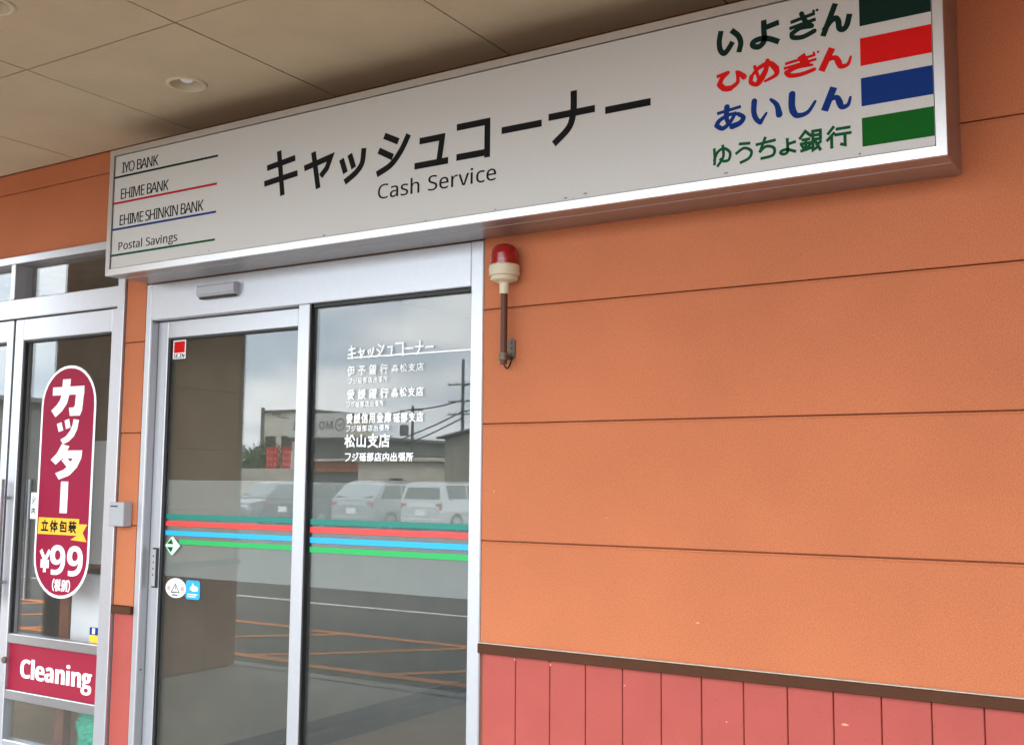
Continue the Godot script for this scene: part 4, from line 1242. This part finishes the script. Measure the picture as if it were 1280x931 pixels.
func car_park() -> void:
	car("dark blue-grey car, first of the row mirrored in the right pane", "paint_dark", Vector3(-20.5, 0, 22.2), PI / 2, 4.3, 1.68, 1.4)
	car("silver hatchback mirrored in the middle of the right pane", "paint_silver", Vector3(-18.0, 0, 22.3), PI / 2, 4.0, 1.66, 1.42)
	car("white boxy car mirrored at the right edge of the right pane", "paint_white", Vector3(-15.5, 0, 22.0), PI / 2, 3.5, 1.5, 1.45, true)
	car("white saloon parked behind the silver hatchback", "paint_white", Vector3(-22.6, 0, 28.0), PI / 2, 4.4, 1.7, 1.46)
	car("grey hatchback mirrored behind the edge of the sliding leaf", "paint_grey", Vector3(-23.0, 0, 22.3), -PI / 2, 3.9, 1.64, 1.4)
	car("blue van mirrored in the shop door glass", "paint_blue", Vector3(-28.0, 0, 14.3), PI / 2, 4.2, 1.7, 1.75, true)
	house("dark_warehouse", "dark warehouse mirrored in the shop door glass", -44.0, -31.0, 17.0, 27.0, 4.0, "store_dark", "store_dark", [[-4.0, 1.4, -2.4, 2.6], [-1.0, 1.4, 0.6, 2.6], [2.0, 1.4, 3.6, 2.6]])
	# buildings beyond
	var sd := thing("metal_shed", "grey gabled metal shed mirrored at the right edge of the glass", "shed", Vector3(-19.0, 0, 31.5))
	var sw := tool()
	plate(sw, PackedVector2Array([Vector2(-3.75, 0), Vector2(3.75, 0), Vector2(3.75, 3.15), Vector2(0, 3.86), Vector2(-3.75, 3.15)]), 0.0, 12.0)
	part(sd, "wall", sw, M.shed_grey)
	for s in [-1.0, 1.0]:
		var rf := tool()
		var A := Vector3(0, 3.93, -0.25)
		var B := Vector3(s * 4.0, 3.15, -0.25)
		var up := Vector3(0, 0.07, 0)
		var deep := Vector3(0, 0, 12.5)
		for q in [[A + up, B + up, B + up + deep, A + up + deep, Vector3.UP], [A, B, B + deep, A + deep, Vector3.DOWN], [A, B, B + up, A + up, Vector3.FORWARD], [B, B + deep, B + deep + up, B + up, Vector3(s, 0, 0)], [A + deep, B + deep, B + deep + up, A + deep + up, Vector3.BACK]]:
			face(rf, [q[0], q[1], q[2], q[3]], q[4])
		part(sd, "roof", rf, M.store_dark)
	for k in 24:
		part(sd, "wall_rib", bx(tool(), Vector3(-3.7 + k * 0.316, 0.0, -0.03), Vector3(-3.66 + k * 0.316, 3.1, -0.002)), M.shed_grey)
	part(sd, "fire_door", bx(tool(), Vector3(-2.4, 0.05, -0.06), Vector3(-1.6, 2.0, -0.032), 0.01), M.line_red, "faded red door")
	house("roadside_store", "dark low store with an orange front strip mirrored in the glass", -41.6, -35.6, 43.0, 50.0, 3.7, "store_dark", "store_dark", [[-1.8, 0.6, -0.4, 1.3], [0.2, 0.6, 1.6, 1.3]], "shop")
	var stp := thing("shop_fascia", "faded orange fascia board along the low store", "sign board", Vector3(-38.6, 1.94, 42.8))
	box(stp, "board", Vector3(-3.0, 0, 0), Vector3(3.0, 0.58, 0.15), M.store_orange, 0.01)
	box(stp, "canopy_edge", Vector3(-3.05, 0.6, -0.3), Vector3(3.05, 0.72, 0.15), M.house_beige, 0.01)
	var bb := thing("roof_billboard", "white roof billboard with grey letters and a round mark", "billboard", Vector3(-39.4, 3.9, 42.3))
	box(bb, "board", Vector3(-2.25, 0, 0), Vector3(2.25, 1.32, 0.12), M.road_white, 0.01)
	for x in [-2.1, 0.0, 2.1]:
		box(bb, "strut", Vector3(x - 0.05, -0.1, 0.13), Vector3(x + 0.05, 1.2, 0.25), M.pole_grey, 0.01)
	var lt := Node3D.new()
	lt.name = "lettering"
	bb.add_child(lt)
	lt.rotation.y = PI
	lt.position = Vector3(0, 0, -0.002)
	var bl := tool()
	var ring := []
	for k in 25:
		ring.append(Vector2(-1.72 + cos(TAU * k / 24) * 0.33, 0.66 + sin(TAU * k / 24) * 0.33))
	stroke(bl, ring, 0.07, 0.07, 0.004)
	stroke(bl, [Vector2(-1.84, 0.72), Vector2(-1.72, 0.56), Vector2(-1.6, 0.72)], 0.07, 0.07, 0.006)
	part(lt, "round_mark", bl, M.pole_grey)
	letters(lt, "letters", "MO", -1.2, -0.18, 0.42, 0.88, 0.004, M.pole_grey, true)
	letters(lt, "letters", "II", 1.45, 1.85, 0.42, 0.9, 0.004, M.pole_grey, true)
	house("beige_house", "beige low building with dark openings mirrored under the lettering", -31.0, -27.0, 36.0, 42.0, 2.35, "house_beige", "house_beige", [[-1.1, 0.9, -0.4, 1.5], [-0.1, 1.0, 0.7, 1.6]])
	house("brown_house", "red-brown low building beside the metal shed", -35.8, -32.6, 46.0, 52.0, 2.75, "house_brown", "store_dark", [[0.2, 1.4, 1.0, 2.2]])
	house("grey_block", "pale grey block far off beside the billboard", -61.3, -56.5, 60.0, 68.0, 6.9, "house_beige", "store_dark", [[-2.2, 3.8, -1.0, 5.0], [-0.4, 3.8, 0.8, 5.0]])
	var lw := thing("low_wall", "low white wall at the far edge of the car park", "wall", Vector3(-32.0, 0, 31.0))
	for k in 16:
		box(lw, "wall_panel", Vector3(-20 + k * 2.0, -0.05, 0), Vector3(-18.02 + k * 2.0, 1.3 + (0.66 if k > 7 and k < 11 else 0.0), 0.15), M.house_beige, 0.01)
	for k in 2:
		var rbn := thing("red_banner_board", "red board with rows of pale marks mirrored in the sliding leaf, " + ("the wider one" if k == 0 else "the narrower one"), "sign board", Vector3(-33.75 if k == 0 else -32.85, 0.0, 33.0), "red boards at the edge of the car park")
		var hw := 0.38 if k == 0 else 0.25
		box(rbn, "board", Vector3(-hw, 1.9, 0), Vector3(hw, 2.98, 0.06), M.red, 0.01)
		for x in [-hw + 0.06, hw - 0.06]:
			box(rbn, "leg", Vector3(x - 0.03, -0.05, 0.0), Vector3(x + 0.03, 1.898, 0.05), M.pole_grey, 0.005)
		var mk := tool()
		for r in 3:
			for q in 3:
				bx(mk, Vector3(-hw + 0.1 + q * hw * 0.6, 2.1 + r * 0.28, -0.006), Vector3(-hw + 0.1 + q * hw * 0.6 + 0.08, 2.26 + r * 0.28, -0.001))
		part(rbn, "mark", mk, M.pale_red)
	# street lamp
	var sl := thing("street_lamp", "street lamp with a short arm mirrored beside the pillar", "street lamp", Vector3(-37.4, 0, 36))
	part(sl, "post", lathe(tool(), Vector3.ZERO, [[0.12, 0.0], [0.1, 5.1], [0.0, 5.12]], 12), M.pole_grey)
	part(sl, "arm", tube(tool(), [Vector3(0, 4.85, 0), Vector3(0.5, 4.95, 0), Vector3(0.8, 4.85, 0)], 0.05, 8), M.pole_grey)
	part(sl, "lamp_head", bx(tool(), Vector3(0.7, 4.7, -0.1), Vector3(1.2, 4.84, 0.1), 0.03), M.pole_grey)
	# poles and lines
	pole("tall utility pole with three crossarms behind the metal shed", Vector3(-26.4, 0, 38), 7.2, [6.0, 5.2, 4.6])
	var p2 := pole("utility pole with a transformer can mirrored in the middle of the right pane", Vector3(-33.9, 0, 44), 5.6, [5.35])
	part(p2, "transformer", lathe(tool(), Vector3(-0.35, 3.95, -0.3), [[0.0, 0.0], [0.22, 0.0], [0.24, 0.05], [0.24, 0.55], [0.2, 0.6], [0.0, 0.6]], 14), M.pole_grey)
	pole("small distant utility pole between the brown building and the shed", Vector3(-55.9, 0, 75), 4.5, [4.2])
	wire("upper power line between the two nearer poles", Vector3(-26.4, 5.25, 37.9), Vector3(-33.9, 5.4, 43.9), 0.1)
	wire("middle power line between the two nearer poles", Vector3(-26.4, 4.7, 37.9), Vector3(-33.9, 4.0, 43.9), 0.05)
	wire("lower power line between the two nearer poles", Vector3(-26.4, 4.4, 37.9), Vector3(-33.9, 3.6, 43.9), 0.05)
	wire("upper power line running left from the transformer pole", Vector3(-33.9, 5.4, 43.9), Vector3(-52.0, 5.9, 52.0), 0.4)
	wire("middle power line running left from the transformer pole", Vector3(-33.9, 4.0, 43.9), Vector3(-46.0, 2.6, 52.0), 0.1)
	wire("lower power line running left from the transformer pole", Vector3(-33.9, 3.6, 43.9), Vector3(-46.0, 2.3, 52.0), 0.1)
	wire("upper power line running right from the tall pole", Vector3(-26.4, 5.9, 37.9), Vector3(-12.0, 7.6, 28.0), 0.3)
	wire("lower power line running right from the tall pole", Vector3(-26.4, 4.7, 37.9), Vector3(-12.0, 6.2, 28.0), 0.3)
	for k in 3:
		tree(["bushy green tree mirrored right beside the pillar", "rounded green bush mirrored behind the red boards", "low green tree further left of the pillar's reflection"][k], Vector3([-35.4, -36.0, -38.0][k], 0, [33.8, 35.0, 35.5][k]), [3.3, 3.5, 3.4][k])

func tree(label: String, at: Vector3, h: float) -> void:
	var t := thing("tree", label, "tree", at, "trees at the edge of the car park")
	part(t, "trunk", lathe(tool(), Vector3.ZERO, [[0.12, 0.0], [0.08, h * 0.5], [0.02, h * 0.9]], 10), M.bark)
	var st := tool()
	for k in 1500:
		var d := Vector3(rng.randfn(), rng.randfn(), rng.randfn()).normalized()
		var r := pow(rng.randf(), 0.4) * (0.8 + 0.25 * sin(d.x * 5.0) * cos(d.z * 6.0 + d.y * 4.0))
		var c := Vector3(d.x * h * 0.32 * r, h * 0.6 + d.y * h * 0.4 * r, d.z * h * 0.32 * r)
		var u := Vector3(rng.randfn(), rng.randfn(), rng.randfn()).normalized() * 0.09
		var v := u.cross(Vector3(rng.randfn(), rng.randfn(), rng.randfn())).normalized() * 0.05
		face(st, [c - u, c + v, c + u, c - v], d)
	part(t, "crown", st, M.leaf)
